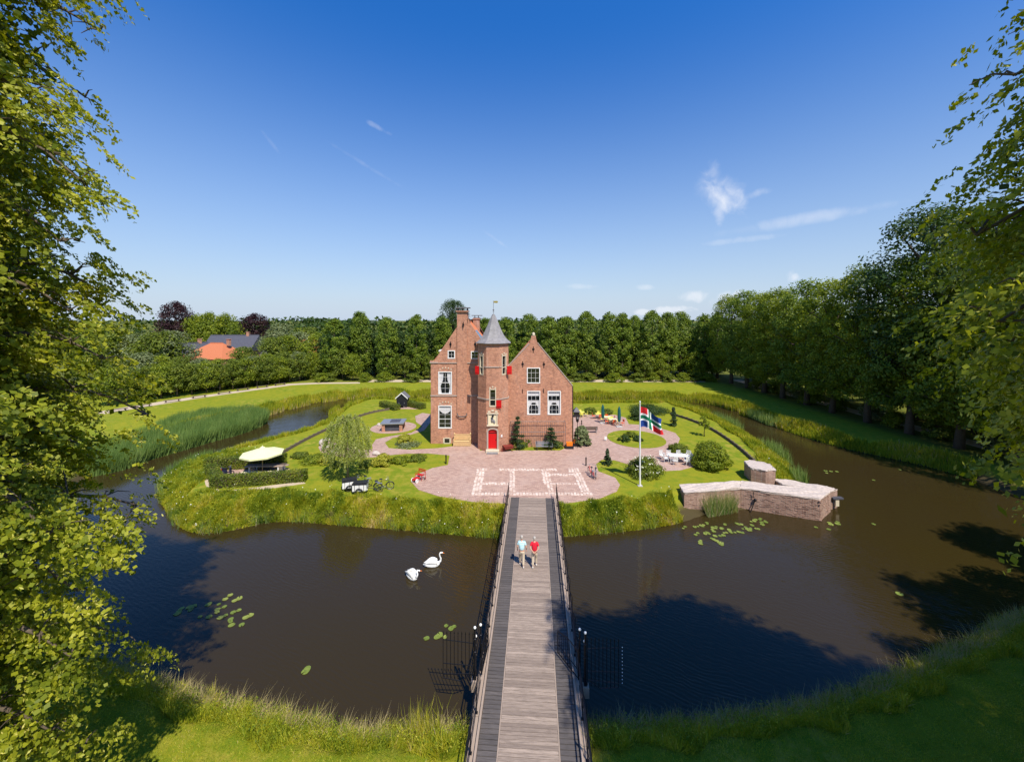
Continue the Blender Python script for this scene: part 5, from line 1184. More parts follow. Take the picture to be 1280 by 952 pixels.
# ================================================================== SWANS
def swan(label, a, b, rz, head_back):
    x, y = P(a, b, WZ); t = thing('swan', label, 'swan', (x, y, WZ), rz, 'white swans on the moat'); t.scale = (.88,) * 3
    prof = [(-.72, .02, .20, .03), (-.58, .10, .17, .08), (-.38, .20, .14, .16), (-.1, .26, .12, .22), (.18, .25, .11, .22), (.38, .18, .13, .18), (.50, .09, .18, .12), (.54, .03, .20, .05)]
    n_ = 14; vs = []; fs = []
    for (px_, w_, zc, h_) in prof:
        for k in range(n_): a_ = 2 * PI * k / n_; vs.append((px_, w_ * math.cos(a_), zc + h_ * math.sin(a_)))
    for i in range(len(prof) - 1):
        for k in range(n_): k2 = (k + 1) % n_; fs.append((i * n_ + k, i * n_ + k2, (i + 1) * n_ + k2, (i + 1) * n_ + k))
    fs += [tuple(range(n_ - 1, -1, -1)), tuple(range((len(prof) - 1) * n_, len(prof) * n_))]
    m_ = MB().add(vs, fs)
    if head_back: npth = [(.42, 0, .20), (.56, 0, .34), (.60, .02, .50), (.50, .05, .62), (.42, .12, .66), (.46, .2, .62)]; hd = (.50, .24, .60); bd = Vector((.6, .8, -.25)).normalized()
    else: npth = [(.42, 0, .20), (.58, 0, .32), (.60, 0, .50), (.52, 0, .68), (.50, 0, .84), (.56, 0, .93), (.64, 0, .93)]; hd = (.67, 0, .92); bd = Vector((.95, 0, -.3)).normalized()
    m_.tube(npth, [.11, .075, .055, .048, .046, .05, .05][:len(npth)], 8); m_.ball(hd, .066, 10, 6, (1.25, .9, .95))
    m_.build('body', 'swan_white', t, smooth=True)
    for s in (-1, 1):
        w_ = MB(); n2 = 9; vs = []; fs = []
        for i in range(7):
            u_ = i / 6; xx = .34 - 1.0 * u_; ctr = (xx, s * (.20 + .06 * math.sin(PI * u_)) * (1 - .55 * u_), .28 + .12 * math.sin(PI * min(1, u_ * 1.1)))
            rw = .035 + .03 * math.sin(PI * u_); rh_ = (.03 + .17 * math.sin(PI * min(1, u_ + .12)) ** .7) * (1 - .35 * u_)
            for k in range(n2): a_ = 2 * PI * k / n2; vs.append((ctr[0], ctr[1] + rw * math.cos(a_), ctr[2] + rh_ * math.sin(a_)))
        for i in range(6):
            for k in range(n2): k2 = (k + 1) % n2; fs.append((i * n2 + k, i * n2 + k2, (i + 1) * n2 + k2, (i + 1) * n2 + k))
        fs += [tuple(range(n2 - 1, -1, -1)), tuple(range(6 * n2, 7 * n2))]
        w_.add(vs, fs).build('wing', 'swan_white', t, smooth=True)
    h0 = Vector(hd) + bd * .06
    MB().tube([h0, h0 + bd * .07, h0 + bd * .14], [.038, .028, .012], 6).build('beak', 'beak', t); MB().ball(tuple(h0 + Vector((0, 0, .03))), .022, 6, 4).build('beak_knob', 'dark_plastic', t)
swan('white swan farther from the camera with its neck held upright', 541, 707, R(12), False)
swan('white swan nearer the camera turning its head back', 515, 722, R(-38), True)
# ================================================================== PEOPLE (walking away over the bridge)
def skinned(name, nodes, edges, mat, parent, extra=None, sub=2):
    me = bpy.data.meshes.new(name); me.from_pydata([n_[0] for n_ in nodes], edges, []); o = bpy.data.objects.new(name, me); COL.objects.link(o)
    m_ = o.modifiers.new('s', 'SKIN'); sv = me.skin_vertices[0].data
    for i, n_ in enumerate(nodes): r_ = n_[1]; sv[i].radius = r_ if isinstance(r_, tuple) else (r_, r_); sv[i].use_root = (i == 0)
    m_.use_smooth_shade = True; s_ = o.modifiers.new('u', 'SUBSURF'); s_.levels = sub; s_.render_levels = sub
    dg = bpy.context.evaluated_depsgraph_get(); nm = bpy.data.meshes.new_from_object(o.evaluated_get(dg)); bpy.data.objects.remove(o)
    if extra:
        bm = bmesh.new(); bm.from_mesh(nm); k = MB(); extra(k); t2 = k.mesh('tmp', mat); bm.from_mesh(t2); bm.to_mesh(nm); bm.free()
    nm.materials.clear(); nm.materials.append(MAT[mat]); nm.name = name
    nm.polygons.foreach_set('use_smooth', [True] * len(nm.polygons)); return link(name, nm, parent)
def hand(k, wrist, d, palm_n):
    """palm plus five tapering bent fingers; d = direction of fingers, palm_n = palm normal"""
    w_ = Vector(wrist); d = Vector(d).normalized(); n_ = Vector(palm_n).normalized(); s = d.cross(n_).normalized()
    k.tube([w_, w_ + d * .045, w_ + d * .09], [.026, .036, .03], 8)
    for i, L in enumerate((.068, .078, .074, .058)):
        b = w_ + d * .085 + s * (-.027 + .018 * i); k.tube([b, b + d * L * .5 + n_ * .006, b + d * L * .8 + n_ * .022], [.0095, .0085, .006], 5)
    b = w_ + d * .03 - s * .03; k.tube([b, b + d * .03 - s * .022 + n_ * .008, b + d * .058 - s * .022 + n_ * .02], [.012, .010, .007], 5)
def person(label, px_, py_, rz, H, shirt, trouser, arms, stride, shorts=False):
    t = thing('person', label, 'person', (px_, py_, BZ + .002), rz); k = H / 1.75
    # local frame: faces +Y
    sL, sR = stride, -stride
    J = dict(pel=(0, -.01, .93), sp1=(0, .0, 1.08), ch=(0, .035, 1.28), nk=(0, .075, 1.47), hb=(0, .10, 1.55), hd=(0, .125, 1.63), top=(0, .12, 1.70))
    nodes = []; ed = []
    def add(p, r_, par=None):
        nodes.append((tuple(c * k for c in p), tuple(q * k for q in r_) if isinstance(r_, tuple) else r_ * k)); i = len(nodes) - 1
        if par is not None: ed.append((par, i))
        return i
    pel = add(J['pel'], (.15, .11)); sp1 = add(J['sp1'], (.145, .105), pel); ch = add(J['ch'], (.16, .11), sp1); nk = add(J['nk'], .056, ch); hb = add(J['hb'], (.066, .075), nk); hd = add(J['hd'], (.076, .092), hb); add(J['top'], (.062, .075), hd)
    armp = {}
    for s, nm in ((-1, 'L'), (1, 'R')):
        pts_ = arms[nm]
        sh = add((s * .175, .05, 1.40), .06, ch); e = add(pts_[0], .04, sh); w_ = add(pts_[1], .026, e); armp[nm] = pts_
        st_ = sL if s < 0 else sR
        hp = add((s * .095, 0, .86), .088, pel); kn = add((s * .10, st_ * .5 + .035, .48), .055, hp); an = add((s * .10, st_ - .02, .09), .034, kn); add((s * .105, st_ + .0, .04), .034, an)
    def ex(mb):
        for nm, s in (('L', -1), ('R', 1)):
            e, w_, d, n_ = arms[nm]; hand(mb, tuple(c * k for c in w_), d, n_)
        # face: nose, ears, brow
        mb.tube([(0, (.125 + .085) * k, 1.635 * k), (0, (.125 + .112) * k, 1.60 * k)], [.010, .016], 6)
        for s in (-1, 1): mb.ball((s * .08 * k, .125 * k, 1.615 * k), .026 * k, 8, 5, (.45, .8, 1.2)); mb.ball((s * .03 * k, .205 * k, 1.635 * k), .013 * k, 6, 4)
        mb.tube([(-.022 * k, .208 * k, 1.572 * k), (.022 * k, .208 * k, 1.572 * k)], .006, 5)
    body = skinned('body', nodes, ed, 'skin', t, ex)
    # shirt
    nodes.clear(); ed.clear(); a = add((0, -.01, .92), (.178, .138)); b = add((0, .0, 1.08), (.168, .130), a); c = add((0, .035, 1.29), (.178, .135), b); add((0, .06, 1.41), (.11, .09), c)
    for s, nm in ((-1, 'L'), (1, 'R')):
        e = arms[nm][0]; sh = add((s * .175, .05, 1.39), .076, c); m_ = Vector((s * .175, .05, 1.39)).lerp(Vector(e), .72); add(tuple(m_), .062, sh)
    skinned('shirt', nodes, ed, shirt, t)
    nodes.clear(); ed.clear(); a = add((0, -.01, .93), (.165, .130)); a2 = add((0, -.01, .86), (.16, .128), a)
    for s in (-1, 1):
        st_ = sL if s < 0 else sR; hp = add((s * .098, 0, .78), .104, a2); kn = add((s * .10, st_ * .5 + .035, .50), .082, hp)
        if not shorts: add((s * .10, st_ - .01, .12), .062, kn)
    skinned('trousers', nodes, ed, trouser, t)
    h_ = MB(); h_.ball((0, .108 * k, 1.665 * k), .098 * k, 14, 10, (.9, 1.0, .82)); h_.ball((0, .065 * k, 1.61 * k), .082 * k, 12, 8, (.95, .7, .95)); h_.build('hair', 'hair_grey', t, smooth=True)
    for s in (-1, 1):
        st_ = sL if s < 0 else sR; b = MB(); b.add([], []); f_ = [(-.10, .03, .07), (-.05, .05, .11), (.03, .052, .09), (.12, .05, .06), (.165, .03, .04)]; n2 = 8; vs = []; fs = []
        for (yy, w_, h2) in f_:
            for q in range(n2): a_ = 2 * PI * q / n2; vs.append((s * .105 * k + w_ * math.cos(a_), st_ * k + yy, max(.0, .045 + h2 * .7 * math.sin(a_))))
        for i in range(len(f_) - 1):
            for q in range(n2): q2 = (q + 1) % n2; fs.append((i * n2 + q, i * n2 + q2, (i + 1) * n2 + q2, (i + 1) * n2 + q))
        fs += [tuple(range(n2 - 1, -1, -1)), tuple(range((len(f_) - 1) * n2, len(f_) * n2))]
        b.add(vs, fs).build('shoe', 'shoe', t, smooth=True)
    return t
AN = {'L': [(-.26, .0, 1.13), (-.25, .14, .90), (0, .4, -1), (1, 0, 0)], 'R': [(.27, -.03, 1.13), (.27, .08, .90), (0, .3, -1), (-1, 0, 0)]}
person('person in pale blue striped shirt and beige trousers, left walker on the bridge', P(650.5, 709)[0] + .08, 23.75, R(-3), 1.80, 'blue_striped_cotton', 'khaki', AN, .17)
AB = {'L': [(-.27, -.10, 1.16), (-.04, -.19, .93), (.8, -.1, -.5), (0, 1, .2)], 'R': [(.27, -.10, 1.16), (.05, -.20, .95), (-.8, -.15, -.5), (0, 1, .2)]}
person('person in red polo shirt with hands clasped behind the back, right walker', P(668, 709)[0], 23.7, R(-3), 1.76, 'red_cotton', 'khaki', AB, -.14)
# ================================================================== LILY PADS
rl_ = random.Random(21)
lm_ = []
for q in range(3):
    mb = MB(); n_ = 11; vs = [(0, 0, .0)]; st = .25
    for k in range(n_): a_ = st + (2 * PI - 2 * st) * k / (n_ - 1); r_ = .5 * rl_.uniform(.92, 1.05); vs.append((r_ * math.cos(a_), r_ * math.sin(a_) * .85, .012 + rl_.uniform(0, .012)))
    fs = [(0, k, k + 1) for k in range(1, n_)]; vs2 = [(x, y, z - .015) for x, y, z in vs]; m_ = len(vs)
    mb.add(vs + vs2, fs + [(a + m_, c + m_, b + m_) for a, b, c in fs] + [(k, k + m_, k + 1 + m_, k + 1) for k in range(1, n_)], .15 + .3 * q); lm_.append(mb.mesh('lily_pad', 'lily', tint=True))
def pads(label, group, lst, sz=.42):
    for (a, b) in lst:
        x, y = P(a, b, WZ); o = link('lily_pad', rl_.choice(lm_), None, (x, y, WZ + .012), (0, 0, rl_.uniform(0, 6)), (sz * rl_.uniform(.75, 1.35),) * 3); o.scale.z = 1; tag(o, label, 'lily pad', group)
z8 = lambda L: [(200 + a / 3.556, 720 + b / 3.556) for a, b in L]
pads('round yellow green lily pad in the loose patch on the left water', 'lily pads on the left water', z8([(312, 84), (290, 102), (333, 108), (353, 98), (216, 125), (262, 124), (286, 136), (256, 148), (254, 160), (325, 161), (351, 151), (292, 174), (382, 183), (402, 173), (314, 192), (314, 202), (363, 216), (218, 180), (178, 180), (268, 184), (150, 133), (130, 138), (95, 144), (84, 156), (318, 217), (78, 166), (135, 150)]), .29)
pads('lily pad in the pair near the long grass on the left bank', 'lily pads by the near left bank', z8([(655, 412), (648, 422)]), .33)
z7 = lambda L: [(470 + a / 6.8, 670 + b / 6.8) for a, b in L]
pads('bright lily pad in the small group just left of the bridge gate', 'lily pads beside the bridge gate', z7([(596, 761), (638, 784), (664, 768), (515, 858), (545, 838), (586, 857), (530, 850), (430, 868)]), .30)
z5 = lambda L: [(840 + a / 5.2875, 520 + b / 5.2875) for a, b in L]
base = [(75, 742), (150, 732), (190, 722), (230, 705), (170, 773), (215, 772), (245, 778), (265, 750), (262, 808), (285, 792), (290, 742), (325, 745), (350, 718), (375, 750), (360, 770), (395, 772), (340, 788), (190, 822), (187, 842), (295, 824), (327, 838), (430, 710), (460, 716), (468, 745), (440, 765), (465, 770), (500, 748), (520, 740), (530, 722), (538, 688), (545, 695), (570, 746), (580, 684), (595, 700), (592, 712), (615, 693), (520, 757), (270, 740), (205, 728)]
pads('lily pad in the dense floating patch below the bent ruin wall', 'lily pads below the ruin wall', z5(base + [(a + rl_.uniform(-25, 25), b + rl_.uniform(-12, 12)) for a, b in base]), .28)
pads('small lily pad off the tip of the ruin wall', 'lily pads off the ruin tip', z5([(1040, 705), (1050, 716), (1095, 700), (1095, 712), (1035, 748), (952, 735)]), .35)
pads('tiny lily pad on the brown water right of the island', 'lily pads on the right water', z5([(1015, 362), (1050, 365), (1022, 376), (1090, 367)]) + [(1092, 600), (1125, 587), (1092, 655), (1124, 742)], .35)
pads('pale lily pad showing between the big left tree and the island', 'lily pads behind the left tree', [(128, 652), (134, 660), (126, 664), (138, 655), (124, 672), (140, 667), (186, 640), (190, 650), (131, 668)], .4)
# ================================================================== VEGETATION
ORD = ['first', 'second', 'third', 'fourth', 'fifth', 'sixth', 'seventh', 'eighth', 'ninth', 'tenth', 'eleventh', 'twelfth', 'thirteenth', 'fourteenth', 'fifteenth', 'sixteenth', 'seventeenth', 'eighteenth']
# --- big near lindens: hanging sprays of small leaves and pale bracts along drooping branches
def near_linden(name, seed, H, Rr, base, nbr, nspray, per, leafsz, z_of_r=None, rfun=None):
    rng = np.random.default_rng(seed)
    cc = []
    tm = MB(); H_ = H * .93
    tm.tube([(0, 0, -.1), (.1, .1, H * .25), (-.1, .1, H * .5), (.1, 0, H * .75), (0, 0, H_)], [.55, .42, .33, .2, .06], 10)
    for i in range(nbr):
        t = (i + rng.uniform(0, 1)) / nbr; a = i * 2.399 + rng.uniform(-.4, .4)
        z1 = base + (H - base) * t; rr_ = Rr * (rfun(t) if rfun else prof_round(min(.98, t))) * rng.uniform(.72, 1.05)
        z0 = max(base * .8, z1 - rr_ * rng.uniform(.15, .5)) ; z0 = min(z0, H_ - .5)
        p0 = Vector((0, 0, z0)); p3 = Vector((math.cos(a) * rr_, math.sin(a) * rr_, z1))
        up_ = rr_ * .22; pts_ = []
        for k in range(7):
            s = k / 6; q = p0.lerp(p3, s); q.z += up_ * math.sin(PI * s) + (-.9 * s ** 3 if t < .7 else .2 * s); pts_.append(q)
        tm.tube(pts_, [.13 * (1 - .85 * k / 6) * (1.2 - .5 * t) for k in range(7)], 5, False)
        for k in range(2, 7):
            n_side = 4 if k < 6 else 3
            for s in range(n_side):
                dirv = Vector((rng.normal(), rng.normal(), rng.normal() * .5)); e = pts_[k] + dirv.normalized() * rr_ * rng.uniform(.12, .34) * (1.15 - .1 * k)
                cc.append((e.x, e.y, e.z, a)); tm.tube([pts_[k], pts_[k].lerp(e, .5) + Vector((0, 0, .1)), e], [.03, .02, .008], 3, False)
    cc = np.array(cc); n = len(cc)
    sub_ = rng.choice(n, int(n * .50), replace=False); ci = sub_[rng.integers(0, len(sub_), nspray)]
    start = cc[ci, :3] + rng.normal(0, .30, (nspray, 3)) * np.array([1, 1, .8]); start[:, 2] -= rng.uniform(0, 1., nspray) ** 1.5 * .9
    outd = unit(np.stack([start[:, 0], start[:, 1], np.zeros(nspray)], 1) + rng.normal(0, .9, (nspray, 3)) * np.array([1, 1, .2]))
    Ls = rng.uniform(.35, .85, nspray)
    u = np.tile(np.linspace(.05, 1, per), nspray); si = np.repeat(np.arange(nspray), per)
    pos = start[si] + outd[si] * (Ls[si] * u * .75)[:, None]
    pos[:, 2] += -(Ls[si] * .85) * u ** 1.7 + .12 * u
    side = np.cross(outd, np.array([0, 0, 1.])); sg = np.where(np.arange(len(u)) % 2 == 0, 1., -1.)
    pos += side[si] * (sg * rng.uniform(.02, .13, len(u)))[:, None] + rng.normal(0, .035, pos.shape)
    ct = rng.uniform(-.20, .20, n)[ci][si] + rng.uniform(-.10, .10, nspray)[si]
    ti = np.clip(.52 + ct + rng.normal(0, .12, len(u)), 0, .78)
    v = leaves(rng, pos, leafsz, outd[si], up=.6, outw=.9, rand=.5, droop=.9, asp=.85)
    nb = int(len(u) * .42); bi = rng.choice(len(u), nb, replace=False)
    bp_ = pos[bi] + rng.normal(0, .04, (nb, 3)) + np.array([0, 0, -.03]); vb = leaves(rng, bp_, leafsz * .72, outd[si][bi], up=.6, outw=.9, rand=.5, droop=1.4, asp=.34)
    tb = np.clip(rng.uniform(.86, 1.0, nb) + ct[bi] * .8, .55, 1)
    # inner leaves round the limbs, their shade put into a dark tint
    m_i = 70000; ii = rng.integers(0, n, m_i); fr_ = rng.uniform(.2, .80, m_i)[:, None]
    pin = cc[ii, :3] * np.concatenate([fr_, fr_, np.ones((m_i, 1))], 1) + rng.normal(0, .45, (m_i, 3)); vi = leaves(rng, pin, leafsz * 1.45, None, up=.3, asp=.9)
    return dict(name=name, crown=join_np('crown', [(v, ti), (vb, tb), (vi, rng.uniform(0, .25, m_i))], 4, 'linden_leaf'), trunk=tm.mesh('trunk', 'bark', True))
rf2 = lambda t: .70 + .30 * math.sin(PI * min(1, t + .1)) ** .7 if t < .93 else .55
rf = lambda t: .62 + .38 * math.sin(PI * min(1, t * 1.05 + .08)) ** .7 if t < .85 else .75 * math.sqrt(max(.05, (1.02 - t) / .17))
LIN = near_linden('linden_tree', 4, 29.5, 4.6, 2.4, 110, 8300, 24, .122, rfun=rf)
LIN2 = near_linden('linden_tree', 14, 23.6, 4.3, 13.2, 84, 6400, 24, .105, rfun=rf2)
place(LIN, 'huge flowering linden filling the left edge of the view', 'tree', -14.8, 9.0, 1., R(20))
place(LIN2, 'tall flowering linden at the right edge with light lit leaf clumps', 'tree', 11.75, 4.9, 1., R(170))
place(LIN2, 'linden close behind the lit clumps at the right edge', 'tree', 16.4, 7.2, (1., 1., .94), R(60))
place(LIN, 'linden just outside the right edge shading the near bank', 'tree', 20.5, 3.5, (1.15, 1.15, .80), R(80))
place(LIN, 'linden beyond the right edge shading the right water', 'tree', 31.5, 10.8, (1.1, 1.1, .63), R(250))
place(LIN, 'linden well outside the right edge shading the grass slope', 'tree', 27.5, 4.5, (1.15, 1.15, .72), R(310))
place(LIN, 'linden outside the right edge where the moat bends', 'tree', 41, 17.5, (1.1, 1.1, .6), R(200))
place(LIN, 'linden standing close behind the huge left one', 'tree', -19.3, 12.0, (.9, .9, .9), R(300))
place(LIN, 'linden outside the left edge beside the huge one', 'tree', -28.5, 16.5, (.95, .95, .85), R(130))
# --- generic tree kinds
COLT = [tree_proto('linden_tree', 30 + i, 15.5, [2.9, 2.6, 3.0, 2.75][i], 1.4, prof_col, 210, 50, .72, .34, 'row_leaf', up=.35, flat=.8, core=.25) for i in range(4)]
REAR = [tree_proto('linden_tree', 40 + i, 13.0, 3.2, 1.0, prof_col, 170, 46, .9, .45, 'dark_leaf', up=.2, flat=.8, core=.3) for i in range(2)]  # rear rank's shade is put into a darker leaf colour
ROWT = [tree_proto('lime_tree', 50 + i, 20, 5.8, 2.5, prof_round, 260, 70, 1.25, .34, 'fresh_leaf' if i % 2 == 0 else 'row_leaf', up=.7, core=.35, flat=.6, nb=14, tr=.42) for i in range(3)]
OAK = tree_proto('oak_tree', 71, 29.5, 8.6, 8.5, prof_round, 300, 80, 1.7, .40, 'dark_leaf', up=.4, core=.4, nb=22, tr=.7)
MIDT = [tree_proto('broadleaf_tree', 80 + i, 11, 4.4, 1.5, prof_round, 130, 55, 1.2, .42, ['mid_leaf', 'fresh_leaf', 'olive_leaf'][i], up=.5, core=.4) for i in range(3)]
YNG = [tree_proto('young_lime_tree', 90 + i, 6.2, 2.0, 1.3, prof_round, 75, 48, .62, .26, 'mid_leaf' if i else 'fresh_leaf', up=.5, tr=.10, core=.4) for i in range(3)]
COP = tree_proto('copper_beech', 99, 17, 6.0, 2.5, prof_round, 170, 60, 1.5, .5, 'copper_leaf', up=.5)
POP = tree_proto('poplar_tree', 101, 20, 2.6, 2, prof_col, 130, 46, 1.0, .42, 'mid_leaf', up=.4)
BSH = [tree_proto('round_shrub', 110 + i, 1.9, 1.25, .15, prof_dome, 70, 60, .34, .15, m_, up=.5, tr=.05, nb=3, core=.5) for i, m_ in enumerate(['fresh_leaf', 'mid_leaf', 'olive_leaf'])]
rv = random.Random(77)
# columnar row behind the castle
def ht(ypx, Y): return 15 - (ypx - HOR) * Y / FPX
YB = 101
cols = [(418, 400, 0), (450, 391, 1), (484, 398, 2), (521, 395, 0), (553, 396, 3), (607, 399, 1), (632, 398, 0), (661, 394, 2), (686, 396, 3), (708, 397, 1), (733, 391, 0), (762, 391, 3), (778, 393, 1), (794, 396, 2), (815, 390, 0), (835, 392, 1), (851, 391, 2), (881, 393, 3), (897, 392, 0)]
for i, (x, ty, k) in enumerate(cols):
    Y = YB + (3 if i % 3 == 1 else 0); X = (x - 640) * Y / FPX; h_ = ht(ty, Y)
    lb = (f'{ORD[i]} columnar linden from the left in the tall row behind the castle' if i < 9 else f'{ORD[18 - i]} columnar linden from the right in the tall row behind the castle')
    place(COLT[k], lb, 'tree', X, Y, (1.0 * rv.uniform(.92, 1.08), 1.1, h_ / 15.1), rv.uniform(0, 6), 'columnar lindens in the far row')
# second, denser rank closing the gaps
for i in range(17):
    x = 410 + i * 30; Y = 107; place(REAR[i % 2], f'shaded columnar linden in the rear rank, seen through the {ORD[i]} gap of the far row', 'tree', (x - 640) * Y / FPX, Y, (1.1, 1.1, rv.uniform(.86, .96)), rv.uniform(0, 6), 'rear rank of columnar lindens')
place(dict(OAK, name='oak_tree'), 'tall loose crowned tree rising behind the left wing chimney', 'tree', (566 - 640) * 118 / FPX, 118, (.62, .62, (ht(373, 118)) / 29.5), 1.)
for i, (x, w_) in enumerate([(405, 1.3), (412, 1.1), (480, 1.55), (517, 1.5), (455, 1.2), (735, 1.5), (768, 1.5), (797, 1.3), (815, 1.2), (835, 1.3), (853, 1.2), (868, 1.2), (885, 1.2), (720, 1.0), (700, 1.2)]):
    Y = 95.5 + (i % 3) * .6; side = 'left of the castle' if x < 600 else 'right of the castle'
    j = i if x < 600 else i - 5
    place(BSH[i % 2], f'{ORD[j]} clipped round shrub {side} at the foot of the tall row', 'shrub', (x - 640) * Y / FPX, Y, (1.35 * w_, 1.3 * w_, 1.15), rv.uniform(0, 6), 'round shrubs at the foot of the far row')
for i, (x, Y, s) in enumerate([(441, 97, 1.0), (745, 99, 1.15), (806, 97.5, 1.1), (826, 99, 1.0), (537, 98, .9), (428, 99, 1.1), (870, 98, 1.1), (506, 99, .9)]):
    place(YNG[i % 3], f'{ORD[i]} young leafy tree in front of the tall far row', 'tree', (x - 640) * Y / FPX, Y, s * 1.1, rv.uniform(0, 6), 'young trees before the far row')
# right hand avenue: two rows
for i, Y in enumerate(np.linspace(93, 34, 11)):
    place(ROWT[i % 3], f'{ORD[i]} lime tree from the far end in the front row of the right avenue', 'tree', 52.2 + rv.uniform(-.3, .3), float(Y), (.92 * rv.uniform(.95, 1.1), .92, (1.03 + .20 * (93 - Y) / 59) * rv.uniform(.97, 1.04)), rv.uniform(0, 6), 'lime trees of the right avenue')
for i, Y in enumerate(np.linspace(96, 30, 10)):
    place(ROWT[(i + 1) % 3], f'{ORD[i]} lime tree from the far end in the back row of the right avenue', 'tree', 61.5, float(Y), (1., 1., rv.uniform(.86, .96)), rv.uniform(0, 6), 'back row of the right avenue')
place(OAK, 'huge dark oak towering over the right avenue', 'tree', 55.5, 50.5, (1.12, 1.12, 1.02), .4)
place(ROWT[1], 'dark bushy tree low on the near right bank', 'tree', 33.0, 19.0, (.5, .5, .42), 1.2)
for i, (X, Y, s) in enumerate([(64, 58, .55), (66, 48, .6), (68, 70, .6), (65, 82, .55), (66, 40, .6), (70, 34, .6)]):
    place(MIDT[i % 3], f'{ORD[i]} pale undergrowth tree behind the right avenue trunks', 'tree', X, Y, s, rv.uniform(0, 6), 'undergrowth trees behind the right avenue')
for i, Y in enumerate(np.linspace(88, 36, 11)):
    place(BSH[i % 3], f'{ORD[i]} low bush from the far end among the right avenue trunks', 'shrub', 53.5 + (i % 3) * .8, float(Y) - 2.2, 1.25 + .3 * (i % 2), rv.uniform(0, 6), 'low bushes under the right avenue')
# left side: row of young limes along the path, mixed trees behind
for i in range(15):
    t = i / 14; x0, y0 = P(128, 508); x1, y1 = P(372, 477); X = x0 + (x1 - x0) * t; Y = y0 + (y1 - y0) * t
    place(YNG[i % 3], f'{ORD[i]} young lime tree from the left in the row along the sandy path', 'tree', X, Y + 1.0, rv.uniform(.95, 1.12), rv.uniform(0, 6), 'young limes along the left path')
for i in range(14):
    t = i / 13; x0, y0 = P(128, 505); x1, y1 = P(390, 476); X = x0 + (x1 - x0) * t; Y = y0 + (y1 - y0) * t
    place(BSH[i % 3], f'{ORD[i]} bush from the left in the thicket behind the left path', 'shrub', X - 1, Y + 4.5, rv.uniform(1.5, 2.1), rv.uniform(0, 6), 'thicket behind the left path')
for i in range(13):
    t = i / 12; x0, y0 = P(128, 496); x1, y1 = P(400, 473); X = x0 + (x1 - x0) * t; Y = y0 + (y1 - y0) * t
    place(MIDT[(i * 2) % 3], f'{ORD[i]} broadleaf tree from the left behind the young limes', 'tree', X, Y + 3, rv.uniform(.62, .80) * (1 if t < .3 else .86), rv.uniform(0, 6), 'broadleaf trees behind the left path')
def far(proto, x, ty, Y, label, wpx=None, cat='tree', group=None, H=None):
    h_ = ht(ty, Y); s = h_ / H; w_ = s if wpx is None else wpx * Y / FPX
    return place(proto, label, cat, (x - 640) * Y / FPX, Y, (w_, w_, s), rv.uniform(0, 6), group)
far(COP, 219, 376, 150, 'dark purple copper beech on the skyline beside the big left tree', 20 / 6. , H=17).scale[0] = .98
far(COP, 319, 391, 165, 'round dark purple copper beech on the skyline right of the orange roof', H=17, wpx=None).scale[0] = 1.18
for i, (x, ty, w_, k) in enumerate([(245, 392, 1.15, 1), (262, 389, 1.1, 1), (282, 391, 1.15, 1)]):
    o = far(MIDT[k], x, ty, 150, f'{ORD[i]} bright green rounded tree between the two copper beeches', H=11, group='bright trees between the copper beeches'); o.scale = (1.25, 1.25, o.scale[2])
for i, (x, ty, Y, k) in enumerate([(197, 412, 95, 0), (352, 403, 130, 2), (382, 407, 125, 0), (341, 420, 108, 0), (360, 418, 112, 1), (398, 416, 112, 1), (176, 415, 100, 2), (150, 410, 100, 0), (215, 412, 98, 2), (120, 405, 100, 1), (372, 414, 118, 2), (304, 432, 104, 0)]):
    o = far(MIDT[k], x, ty, Y, f'{ORD[i]} mixed village tree on the left, beyond the path row', H=11, group='village trees on the left'); q = .95 * o.scale[2] + .15; o.scale = (q, q, o.scale[2])
# far wood on the horizon
rng = np.random.default_rng(9)
def wood(name, label, pts_, mat, sz, n_per, hh, rad):
    c = []; 
    for (X, Y, h_) in pts_:
        q = rng.normal(size=(n_per, 3)); q = unit(q) * (rng.uniform(.5, 1, (n_per, 1)) ** .5) * np.array([rad, rad, h_ * .5]); q += np.array([X, Y, h_ * .5]); c.append(q)
    c = np.concatenate(c); c[:, 2] = np.abs(c[:, 2]); v = leaves(rng, c, sz, None, up=.5)
    return tag(link(name, npmesh(name, v, 4, mat, rng.uniform(.1, .8, len(c)))), label, 'wood', kind='stuff')
wood('far_wood', 'low far off wood closing the horizon', [(X, 230 + 40 * math.sin(X * .03), rng.uniform(14.8, 17.5)) for X in np.arange(-330, 330, 8)], 'dark_leaf', 2.2, 260, 1, 9)
wood('avenue_thicket', 'mass of dark undergrowth behind the right avenue', [(X, Y, rng.uniform(5, 9)) for Y in np.arange(28, 110, 5) for X in (73, 80)], 'mid_leaf', .7, 520, 1, 4.5)
wood('rear_thicket', 'mass of dark undergrowth behind the far tree row', [(X, 112, rng.uniform(7, 9)) for X in np.arange(-50, 62, 4.5)], 'dark_leaf', .7, 650, 1, 4.)
